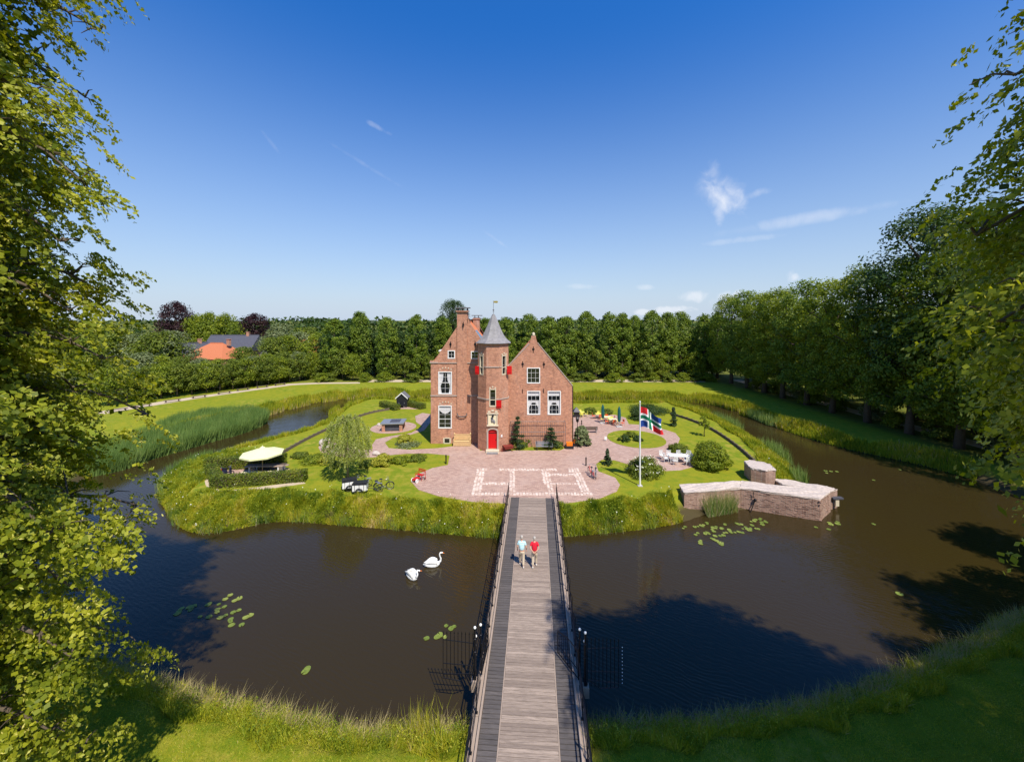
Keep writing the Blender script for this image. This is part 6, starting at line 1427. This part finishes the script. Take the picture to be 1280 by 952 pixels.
# village houses
def house(label, x, Y, w, d, ze, zr, rz, roofm, wallm='castle_brick', hip=False, nwin=3, chim=True):
    X = (x - 640) * Y / FPX; t = thing('house', label, 'house', (X, Y, 0), rz)
    outl = [(-w / 2, 0), (w / 2, 0), (w / 2, ze), (-w / 2, ze)]
    m = MB(); m.bb(-w / 2, w / 2, -d / 2, d / 2, 0, ze)
    if not hip:
        for s in (-1, 1): m.add([(s * w / 2, -d / 2, ze), (s * w / 2, d / 2, ze), (s * w / 2, 0, zr)], [(0, 1, 2)])
    m.build('wall', wallm, t)
    r = MB(); o_ = .4; hx = w / 2 - (d * .45 if hip else -o_); ex = w / 2 + o_
    A = [(-ex, -d / 2 - o_, ze - .2), (ex, -d / 2 - o_, ze - .2), (ex, d / 2 + o_, ze - .2), (-ex, d / 2 + o_, ze - .2), (-hx, 0, zr), (hx, 0, zr)]
    r.add(A, [(0, 1, 5, 4), (2, 3, 4, 5), (1, 2, 5), (3, 0, 4)]); r.tube([(-hx, 0, zr + .05), (hx, 0, zr + .05)], .15, 5); ro = r.build('roof', roofm, t)
    if chim:
        c = MB(); c.box((w * .28, 0, zr + .2), (.8, .8, 1.8)); c.box((w * .28, 0, zr + 1.15), (1., 1., .12)); c.build('chimney', 'castle_brick', ro)
    for i in range(nwin):
        xx = -w / 2 + w * (i + .5) / nwin; f = MB(); f.bb(xx - .6, xx + .6, -d / 2 - .06, -d / 2 - .003, ze * .35, ze * .78); fo = f.build('window', 'white_paint', t)
        MB().bb(xx - .5, xx + .5, -d / 2 - .075, -d / 2 - .061, ze * .35 + .1, ze * .78 - .1).build('pane', 'window_glass', fo)
    return t
house('village house with a big bright orange hipped tile roof beyond the young limes', 271, 114, 14, 11, 4.4, 8.3, R(-8), 'orange_tile', hip=True, nwin=5)
house('low flat roofed annexe in front of the orange roofed house', 262, 106.5, 12, 4, 2.4, 2.7, R(-6), 'grey_metal', 'castle_brick', nwin=4, chim=False)
house('slate roofed house left of the orange roof', 239, 120, 9, 9, 4.0, 8.0, R(75), 'dark_slate')
house('long dark slate roofed house behind the orange roof', 294, 135, 15, 11, 4.8, 9.8, R(5), 'dark_slate')
house('slate roofed house half hidden by the left tree', 182, 118, 16, 10, 3.6, 7.6, R(8), 'dark_slate', nwin=5)
house('small house with orange roof left of the tall row', 391, 122, 8.5, 8, 4.2, 8.7, R(-4), 'orange_tile', nwin=3)
house('dark roofed house between the copper beech and the small orange roof', 352, 128, 8, 8, 4, 8.4, R(0), 'dark_slate')
house('pale brick house glimpsed among trees at far left', 205, 112, 7, 7, 3.6, 6.6, R(0), 'dark_slate', 'ruin_brick')
# low board forms added in place of dark streaks along the left path
for i, (x, y) in enumerate([(152, 513.3), (182, 508), (219, 501.5), (252, 496.3), (283, 491.3), (306, 487.3), (330, 483.9), (352, 481)]):
    X, Y = P(x, y); t = thing('path_streak', f'{ORD[i]} low dark form from the left, standing in for streaks along the sandy path', 'bench', (X, Y - .6, 0), R(50), 'low dark forms along the left path')
    for k in range(3): MB().box((0, -.17 + .17 * k, .42), (2.4, .15, .06)).build('board', 'wood_dark', t)
    for s in (-1, 1): MB().box((s * .9, 0, .195), (.14, .46, .39)).build('leg', 'wood_dark', t)
# --- trees and shrubs on the island
x, y = P(434, 597.5)
wl = tree_proto('weeping_tree', 200, 6.3, 2.05, 1.6, prof_round, 105, 10, .4, .2, 'willow_leaf', bark='bark_pale', tr=.085, nb=14)
rng = np.random.default_rng(201)
_, _, _, cc = crown_pts(rng, 2.0, 6.1, 2.0, prof_round, 330, 2, .3)
L_, T_ = [], []
for c in cc:
    n_ = 44; u = np.linspace(0, 1, n_); Ln = rng.uniform(.5, 1.5); d = unit(np.array([c[0], c[1], 0]) + rng.normal(0, .5, 3)); q = c + np.outer(u * .35, d) + np.outer(-Ln * u ** 1.3, [0, 0, 1]) + rng.normal(0, .05, (n_, 3)); L_.append(q); T_.append(np.clip(rng.uniform(.4, .85) + rng.normal(0, .14, n_), 0, 1))
L_ = np.concatenate(L_); L_[:, 2] = np.maximum(L_[:, 2], 1.2)
wl['crown'] = npmesh('crown', leaves(rng, L_, .20, None, up=.4, droop=2.2, asp=.28), 4, 'willow_leaf', np.concatenate(T_))
place(wl, 'pale green weeping tree on the left lawn above the cargo bikes', 'tree', x, y, (1., 1., 1.), .5)
def shrub(a, b, wpx, hpx, label, mat='mid_leaf', cat='shrub', prof=prof_dome, seed=None, leaf=.14, ncl=90, per=70, nm='shrub', flowers=None, group=None, tr=.04, base=.08, rcl=.26):
    x, y = P(a, b); sc_ = y / FPX; r_ = wpx * sc_ / 2; h_ = hpx * math.hypot(1, 0) * sc_ * .86
    p = tree_proto(nm, seed or int(a * 7 + b), h_, r_, base, prof, ncl, per, rcl * max(.6, r_ / 1.2), leaf, mat, tr=tr, nb=3, core=.5)
    if flowers:
        rg = np.random.default_rng(int(a)); c_, o_, t_, _ = crown_pts(rg, h_ * .3, h_, r_, prof, 60, 6, .12, core=0); c_ = c_[:flowers]; fo = npmesh('flowers', leaves(rg, c_ + np.array([0, 0, .05]), .12, None, up=1.2, rand=.4, asp=.9), 4, 'flower', rg.uniform(0, 1, len(c_)))
    t = place(p, label, cat, x, y + r_ * .5, 1., 0., group)
    if flowers: link('flowers', fo, t)
    return t
shrub(894, 588, 48, 38, 'big round bright green shrub right of the white garden set', 'fresh_leaf', ncl=210, per=90, leaf=.16)
shrub(811, 597, 49, 25, 'broad shrub dotted with white blossom behind the flagpole', 'mid_leaf', flowers=230, ncl=150, per=60)
shrub(760, 582, 13, 24, 'small dark conical evergreen at the tip of the flagpole lawn', 'conifer_leaf', prof=prof_cone, ncl=110, per=60, leaf=.09, nm='conifer', rcl=.16)
shrub(728, 558, 22, 29, 'grey green loose shrub at the right corner of the castle', 'olive_leaf', ncl=150, per=70, leaf=.16)
shrub(843, 533, 11, 28, 'narrow dark young conifer on the right lawn', 'conifer_leaf', prof=prof_cone, ncl=100, per=50, leaf=.12, nm='conifer', rcl=.3)
shrub(882, 546, 14, 30, 'slim young tree with thin stem near the right board edging', 'fresh_leaf', prof=prof_round, ncl=50, per=30, leaf=.14, nm='young_tree', base=.9, tr=.06, cat='tree')
shrub(851, 566, 26, 11, 'low spreading green shrub behind the white garden set', 'mid_leaf', ncl=70)
shrub(801, 525, 30, 16, 'dark rounded shrub left of the narrow conifer at the back of the right lawn', 'dark_leaf', ncl=100)
shrub(815, 517, 52, 10, 'long dark shrub bed along the back of the right lawn', 'dark_leaf', ncl=120)
shrub(739, 517.5, 18, 9, 'dark green bush behind the yellow cafe tables', 'mid_leaf', ncl=60)
shrub(761, 518.5, 16, 8, 'low bush behind the rear green parasol', 'mid_leaf', ncl=60)
shrub(782, 553, 17, 9, 'left dark leafy clump on the round lawn', 'dark_leaf', ncl=50, per=40)
shrub(798, 552, 14, 8, 'right dark leafy clump on the round lawn', 'dark_leaf', ncl=40, per=40)
shrub(790, 547, 20, 7, 'rear leafy clump on the round lawn', 'mid_leaf', ncl=50, per=40)
shrub(504, 556, 22, 14, 'golden yellow shrub in the small lawn left of the castle', 'yellow_leaf', ncl=100, per=60)
shrub(507, 559, 34, 5, 'low grey leafed border in front of the golden shrub', 'olive_leaf', ncl=80, per=40)
shrub(476, 583, 24, 17, 'yellow leafed shrub right of the weeping tree', 'yellow_leaf', ncl=100, per=60)
shrub(498, 581, 30, 9, 'low green planting right of the yellow shrub', 'fresh_leaf', ncl=80, per=50)
shrub(520, 577, 24, 8, 'low green planting at the right end of the bed on the lawn tongue', 'mid_leaf', ncl=70, per=50)
shrub(458, 584, 20, 9, 'low green planting under the weeping tree', 'mid_leaf', ncl=60, per=50)
shrub(404, 581, 16, 12, 'yellow green shrub left of the weeping tree', 'yellow_leaf', ncl=60, per=50)
shrub(388, 580, 34, 10, 'long low leafy bed left of the weeping tree', 'fresh_leaf', ncl=110, per=60)
shrub(372, 573, 22, 8, 'low leafy bed near the left board edging', 'mid_leaf', ncl=60, per=50)
shrub(418, 584, 14, 8, 'small bush at the foot of the weeping tree, left side', 'mid_leaf', ncl=50, per=40)
shrub(648, 560.5, 24, 11, 'spreading green bush at the foot of the left espalier conifer', 'fresh_leaf', ncl=80, per=50)
shrub(660, 558, 14, 14, 'upright light green bush beside the left conifer', 'fresh_leaf', ncl=50, per=50)
shrub(698, 559.5, 18, 9, 'low green bush right of the grey bench', 'mid_leaf', ncl=60, per=50)
def fir(zx, label, seed):
    rng = np.random.default_rng(seed); X = RX(zx); Y = YR - .75; t = thing('conifer', label, 'conifer', (X, Y, 0)); H = RZ(688 if zx < 600 else 728); mb = MB().tube([(0, 0, 0), (0, 0, H)], [.05, .015], 6); mb.build('trunk', 'bark', t)
    C = []; z = .5
    while z < H - .1:
        r_ = .95 * (1 - (z / H) ** 1.3) + .08
        for k in range(7):
            a = rng.uniform(0, 2 * PI); e = np.array([math.cos(a) * r_, math.sin(a) * r_ * .75, -.06]); n_ = 90; u = rng.uniform(0.1, 1, (n_, 1)); C.append(np.array([0, 0, z]) + e * u + rng.normal(0, .075, (n_, 3)))
        z += .52 if zx < 600 else .46
    C = np.concatenate(C); link('foliage', npmesh('foliage', leaves(rng, C, .17, None, asp=.35), 4, 'conifer_leaf', rng.uniform(0, 1, len(C))), t)
fir(550, 'thin tiered conifer trained in front of the espalier, left one', 5); fir(727, 'thin tiered conifer behind the grey bench, right one', 6)
# hedges
def hedge(label, pts_, wd, h_, mat='hedge_leaf', z0=0., den=330, leaf=.13):
    """clipped hedge following a line: dense leaf shell over a leafy core"""
    rng = np.random.default_rng(int(abs(pts_[0][0]) * 100)); t = thing('hedge', label, 'hedge', (pts_[0][0], pts_[0][1], z0)); V, O = [], []
    core = MB()
    for a, b in zip(pts_[:-1], pts_[1:]):
        a = np.array(a); b = np.array(b); L = np.linalg.norm(b - a); d = (b - a) / L; n_ = np.array([-d[1], d[0]])
        core.box((float((a[0] + b[0]) / 2), float((a[1] + b[1]) / 2), z0 + h_ * .45), (float(L + wd * .6), wd * .72, h_ * .86), math.atan2(d[1], d[0]), .2)
        for (area, f) in ((L * h_, 0), (L * h_, 1), (L * wd, 2), (wd * h_, 3), (wd * h_, 4)):
            m = int(area * den); u = rng.uniform(-wd / 2, L + wd / 2, m); v = rng.uniform(-.5, .5, m) * wd; z = rng.uniform(0, 1, m) * h_
            o = np.zeros((m, 3))
            if f == 0: v[:] = -wd / 2; o[:, :2] = -n_
            if f == 1: v[:] = wd / 2; o[:, :2] = n_
            if f == 2: z[:] = h_; o[:, 2] = 1
            if f == 3: u[:] = -wd / 2; o[:, :2] = -d
            if f == 4: u[:] = L + wd / 2; o[:, :2] = d
            q = np.stack([a[0] + d[0] * u + n_[0] * v, a[1] + d[1] * u + n_[1] * v, z + z0], 1) + rng.normal(0, .05, (m, 3)); V.append(q); O.append(o)
    core.v = [(x - t.location.x, y - t.location.y, z - z0) for x, y, z in core.v]; link('branches', core.mesh('branches', 'wood_dark'), t)
    V = np.concatenate(V); O = np.concatenate(O); ti = np.clip(.5 + .25 * np.sin(V[:, 0] * 2.1) * np.sin(V[:, 1] * 1.7 + V[:, 2] * 3) + rng.normal(0, .2, len(V)), 0, 1)
    link('foliage', npmesh('foliage', leaves(rng, V - np.array([t.location.x, t.location.y, z0]), leaf, O, up=.2, outw=1.), 4, mat, ti), t)
hf = [P(268, 607), P(300, 605), P(376, 597.5)]
hedge('clipped hedge along the front of the hedged terrace', [P(272, 608.5), P(376, 600.5)], .9, .95)
hedge('clipped hedge closing the left end of the hedged terrace', [P(264, 592), P(271, 605)], .8, .9)
hedge('clipped hedge along the water side behind the cream parasol pole', [P(264, 587), P(350, 582)], .9, 1.15)
hedge('low clipped hedge left of the black hut', [P(480, 508), P(494, 512)], 1.2, .9)
hedge('low clipped hedge right of the black hut', [P(510, 507), P(526, 510.5)], 1.2, .9)
# --- grass blades
def blades(name, label, rng, xy, z, hgt, wid, mat, tint, lean=.35, wind=(0, 0), tri=False):
    N = len(xy); a = rng.uniform(0, 2 * PI, N); h_ = hgt * rng.uniform(.55, 1.2, N); w_ = wid * rng.uniform(.7, 1.3, N)
    b = np.stack([xy[:, 0], xy[:, 1], z], 1); s = np.stack([np.cos(a) * w_ * .5, np.sin(a) * w_ * .5, np.zeros(N)], 1)
    ln = rng.normal(0, lean, (N, 2)) + np.asarray(wind); mid = b + np.stack([ln[:, 0] * h_ * .3, ln[:, 1] * h_ * .3, h_ * .55], 1); tp_ = b + np.stack([ln[:, 0] * h_, ln[:, 1] * h_, h_ * (1 - .25 * np.minimum(1, np.hypot(ln[:, 0], ln[:, 1])))], 1)
    return np.stack([b - s, b + s, tp_], 1).reshape(-1, 3), tint
def clump(xy, s=.45, k=0):
    """a random number shared by the blades of one tuft"""
    c = np.floor((xy + np.array([k * 3.1, k * 1.7]) + .12 * np.sin(xy[:, ::-1] * 9)) / s); q = np.sin(c[:, 0] * 12.9898 + c[:, 1] * 78.233 + k) * 43758.5453
    return q - np.floor(q)
def emit(name, label, lst, mat, cat='grass', n=3):
    v = np.concatenate([a for a, b in lst]); t = np.concatenate([b for a, b in lst]); tag(link(name, npmesh(name, v, n, mat, t)), label, cat, kind='stuff')
rng = np.random.default_rng(42)
def patch(xy, s, seed=0):
    return .5 * np.sin(xy[:, 0] * s + seed) * np.cos(xy[:, 1] * s * 1.3 + seed * 2) + .5 * np.sin(xy[:, 0] * s * 2.3 + xy[:, 1] * s * 1.1 + seed)
def samp(n, x0, x1, y0, y1): return np.stack([rng.uniform(x0, x1, n), rng.uniform(y0, y1, n)], 1)
def in_isl(q): return isl_in(q)
# island front bank and sides
q = samp(800000, -38, 33, 28.5, 45); d = sdist(q); isl = in_isl(q)
nobr = np.abs(q[:, 0] - (-.223 + .0588 * q[:, 1])) > 2.15
ruin = (q[:, 0] > 13.8) & (q[:, 0] < 29) & (q[:, 1] < 38.6)
wide = np.where(q[:, 0] < -19, 6.0, 2.5); edge_ok = (d > -.15) & (d < wide + .5 * patch(q, .9)) & isl & nobr & ~ruin
terr = (q[:, 0] > P(258, 600)[0]) & (q[:, 0] < -14) & (q[:, 1] > 34.3 + (q[:, 0] + 28) * .04) 
q1 = q[edge_ok & ~terr]; d1 = sdist(q1); print('front bank blades', len(q1))
q1 = q1[:200000]; d1 = d1[:200000]
p_ = patch(q1, .8, 1)
emit('bank_grass', 'tall yellow green grass and weeds along the front bank of the castle island', [blades('', '', rng, q1, height(d1) - .02, np.clip((.40 + .16 * patch(q1, 1.7, 3) - .10 * (d1 > 1.9)) * (.55 + .9 * clump(q1, .5, 1)), .10, 1), .048, '', np.clip(.44 + .16 * p_ + .20 * patch(q1, .23, 6) + .45 * (clump(q1, .55, 2) - .5) + .3 * (clump(q1, 1.3, 5) - .5) + rng.normal(0, .12, len(q1)), 0, .99), .24, wind=np.stack([clump(q1, .5, 3) - .5, clump(q1, .5, 4) - .5], 1) * .9)], 'bank_grass')
# broad leaved weeds mixed in
k = rng.choice(len(q1), 15000); c = np.stack([q1[k, 0], q1[k, 1], height(d1[k]) + rng.uniform(.1, .55, len(k)) * (.7 + .3 * patch(q1[k], 1.1, 5))], 1)
tag(link('bank_weeds', npmesh('bank_weeds', leaves(rng, c, .13, None, up=.9, asp=.5), 4, 'bank_grass', np.clip(.30 + .25 * patch(q1[k], 1.3, 2) + rng.normal(0, .18, len(k)), 0, .8))), 'broad leaved weeds growing through the bank grass', 'weeds', kind='stuff')
q = samp(60000, -38, 30, 28.5, 45); d = sdist(q); q = q[(d > -.25) & (d < .35) & (np.abs(q[:, 0] - 1.6) > 2.4) & ~((q[:, 0] > 13.5) & (q[:, 1] < 38)) & (patch(q, .8, 5) > .05)][:4200]
emit('water_edge_reeds', 'thin reed tufts rising at the front waterline of the island', [blades('', '', rng, q, np.full(len(q), WZ), 1.05, .022, '', rng.uniform(.3, .98, len(q)), .2)], 'reed', 'reeds')
# island right and back banks
q = samp(700000, -38, 36, 37, 79); d = sdist(q); isl = in_isl(q)
ok = (d > -.1) & isl & (d < np.where(q[:, 0] > 24, 3.2, 2.4) + .5 * patch(q, .6)); q2 = q[ok & ~((q[:, 0] < -14) & (q[:, 1] < 45))][:75000]; d2 = sdist(q2)
emit('rear_bank_grass', 'yellow green bank grass round the back and right side of the castle island', [blades('', '', rng, q2, height(d2), .60 + .2 * patch(q2, 1.2, 3), .10, '', np.clip(.5 + .25 * patch(q2, .7, 4) + rng.normal(0, .17, len(q2)), 0, .97), .3, tri=True)], 'bank_grass', n=3)
# outer far banks with beige reed stalks
q = samp(800000, -52, 60, 40, 88); d = sdist(q); out_ = ~out_in(q)
ok = out_ & (d < 1.9 + .6 * patch(q, .4)) & ((q[:, 1] > 70) | (q[:, 0] > 38) | (q[:, 0] < -36)); q3 = q[ok][:65000]; d3 = sdist(q3)
emit('outer_bank_grass', 'bank grass along the far and side shores of the moat', [blades('', '', rng, q3, height(d3), .75 + .2 * patch(q3, .9, 3), .12, '', np.clip(.52 + .25 * patch(q3, .5, 4) + rng.normal(0, .18, len(q3)), 0, 1), .25, tri=True)], 'bank_grass', n=3)
q = samp(500000, -45, 42, 60, 84); d = sdist(q); ok = ~out_in(q) & (d < .9) | (out_in(q) & (d > -.9) & ~in_isl(q)); ok &= (patch(q, .55, 7) > -.35)
q4 = q[ok & (q[:, 1] > 66)][:26000]; 
emit('shore_reeds', 'reeds with dry beige bases lining the far shore', [blades('', '', rng, q4, np.full(len(q4), WZ), 1.40, .12, '', rng.uniform(.1, .8, len(q4)), .12, tri=True), blades('', '', rng, q4[:13000] + .05, np.full(13000, WZ), .95, .13, '', rng.uniform(.96, 1, 13000), .12, tri=True)], 'bank_grass', 'reeds', n=3)
# reed bed on the left
RB = chaikin([P(*a, WZ) for a in [(150, 590), (180, 577), (230, 563), (270, 551), (305, 542), (332, 531), (334, 524), (316, 519), (280, 519.5), (240, 524), (200, 538), (160, 556), (120, 570), (90, 600)]], 1)
q = samp(260000, RB[:, 0].min(), RB[:, 0].max(), RB[:, 1].min(), RB[:, 1].max()); q = q[inside(q, RB)][:62000]
emit('reed_bed', 'dense blue green reed bed on the left side of the moat', [blades('', '', rng, q, np.full(len(q), WZ), 1.9 + .2 * patch(q, .8), .11, '', np.clip(.42 + .22 * patch(q, .9, 2) + rng.normal(0, .16, len(q)), 0, .86), .14, wind=(.10, .05), tri=True)], 'reed', 'reeds', n=3)
q = samp(12000, -36, -22, 40.5, 45.5); d = sdist(q); q = q[(d > -1.0) & (d < .7)][:3500]
emit('thin_reeds', 'sparse grey green reeds in the water beyond the left tip of the island', [blades('', '', rng, q, np.full(len(q), WZ), 1.5, .06, '', rng.uniform(.2, .7, len(q)), .12)], 'reed', 'reeds')
q = samp(9000, 16.2, 19.2, 31.9, 34.3); dd = q[:, 1] - (33.0 + (q[:, 0] - 14.5) * .18); q = q[(dd < -.05) & (dd > -1.2 + .12 * (q[:, 0] - 14.5))][:900]
emit('ruin_reeds', 'tall dry tipped reeds against the inner face of the bent ruin wall', [blades('', '', rng, q, np.full(len(q), WZ), 1.9, .032, '', np.where(rng.uniform(size=len(q)) < .3, .97, rng.uniform(.1, .7, len(q))), .2)], 'reed', 'reeds')
q = samp(60000, 28, 48, 38, 76); d = sdist(q); ok = (np.abs(d) < .7) & (patch(q, .35, 2) > .15); q = q[ok][:6000]
emit('side_reeds', 'scattered pale reed tufts along the right hand channel', [blades('', '', rng, q, np.full(len(q), WZ) + .1, 1.7, .08, '', rng.uniform(.3, .9, len(q)), .15)], 'reed', 'reeds')
# near bank, left and right of the bridge
q = samp(620000, -30, 34, 12.5, 25); d = sdist(q); o_ = ~out_in(q); nb = np.abs(q[:, 0] - (-.223 + .0588 * q[:, 1])) > 2.2
ok = o_ & nb & (d < 1.9 + .5 * patch(q, .9)) & ((q[:, 1] < 23)); q5 = q[ok][:200000]; d5 = sdist(q5); print('near bank', ok.sum())
emit('near_bank_grass', 'long tussocky grass on the near bank in front of the water', [blades('', '', rng, q5, height(d5) - .02, (.38 + .14 * patch(q5, 1.9, 3)) * (.6 + .8 * clump(q5, .3, 1)), .026, '', np.clip(.48 + .15 * patch(q5, 1.5, 4) + .45 * (clump(q5, .35, 2) - .5) + rng.normal(0, .14, len(q5)), 0, .98), .34, wind=np.stack([clump(q5, .3, 3) - .5, clump(q5, .3, 4) - .5], 1) * .9)], 'bank_grass')
k = rng.choice(len(q5), 22000); c = np.stack([q5[k, 0], q5[k, 1], height(d5[k]) + rng.uniform(.1, .6, len(k))], 1)
tag(link('near_bank_weeds', npmesh('near_bank_weeds', leaves(rng, c, .075, None, up=.9, asp=.5), 4, 'bank_grass', np.clip(.35 + .25 * patch(q5[k], 1.8, 2) + rng.normal(0, .18, len(k)), 0, .9))), 'leafy weeds in the near bank grass', 'weeds', kind='stuff')
sd_ = q5[(d5 < 1.1) & (patch(q5, 2.3, 9) + rng.normal(0, .5, len(q5)) > .1)][:11000]
emit('seed_grass', 'feathery beige seed heads leaning over the near bank', [blades('', '', rng, sd_, height(sdist(sd_)) + .1, .62, .022, '', rng.uniform(0, 1, len(sd_)), .45, wind=(.22, .1))], 'seed_grass')
q = samp(640000, -26, 34, 11.2, 22); d = sdist(q); ok = ~out_in(q) & (d > 1.4) & (np.abs(q[:, 0] - (-.223 + .0588 * q[:, 1])) > 2.2); q6 = q[ok & ((q[:, 1] < 18) | (np.abs(q[:, 0]) > 14))][:250000]
emit('near_lawn_grass', 'short mown grass of the near lawn', [blades('', '', rng, q6, np.full(len(q6), -.005), .075, .017, '', np.clip(.52 + .22 * patch(q6, 1.3, 4) + rng.normal(0, .17, len(q6)), 0, .96), .6, tri=True)], 'bank_grass', n=3)
# sedge tussocks leaning over the moat near the bridge
for i, (a, b, n_, lb) in enumerate([(530, 890, 420, 'tall pale grass clump on the near bank left of the bridge')]):
    x, y = P(a, b, .2); q = np.array([x, y - .3]) + rng.normal(0, .36, (n_, 2)); v, t_ = blades('', '', rng, q, np.full(n_, -.2), .66, .020, '', rng.uniform(.35, 1., n_), .25)
    o = link('grass_clump', npmesh('grass_clump', v, 3, 'bank_grass', t_)); tag(o, lb, 'plant', None)
# small wild flowers
q = q1[rng.choice(len(q1), 160)]; c = np.stack([q[:, 0], q[:, 1], height(sdist(q)) + .62], 1)
tag(link('wild_flowers', npmesh('wild_flowers', leaves(rng, c, .09, None, up=2., asp=.9), 4, 'flower', rng.uniform(0, 1, len(c)))), 'tiny white wild flowers scattered over the island bank', 'flowers', kind='stuff')
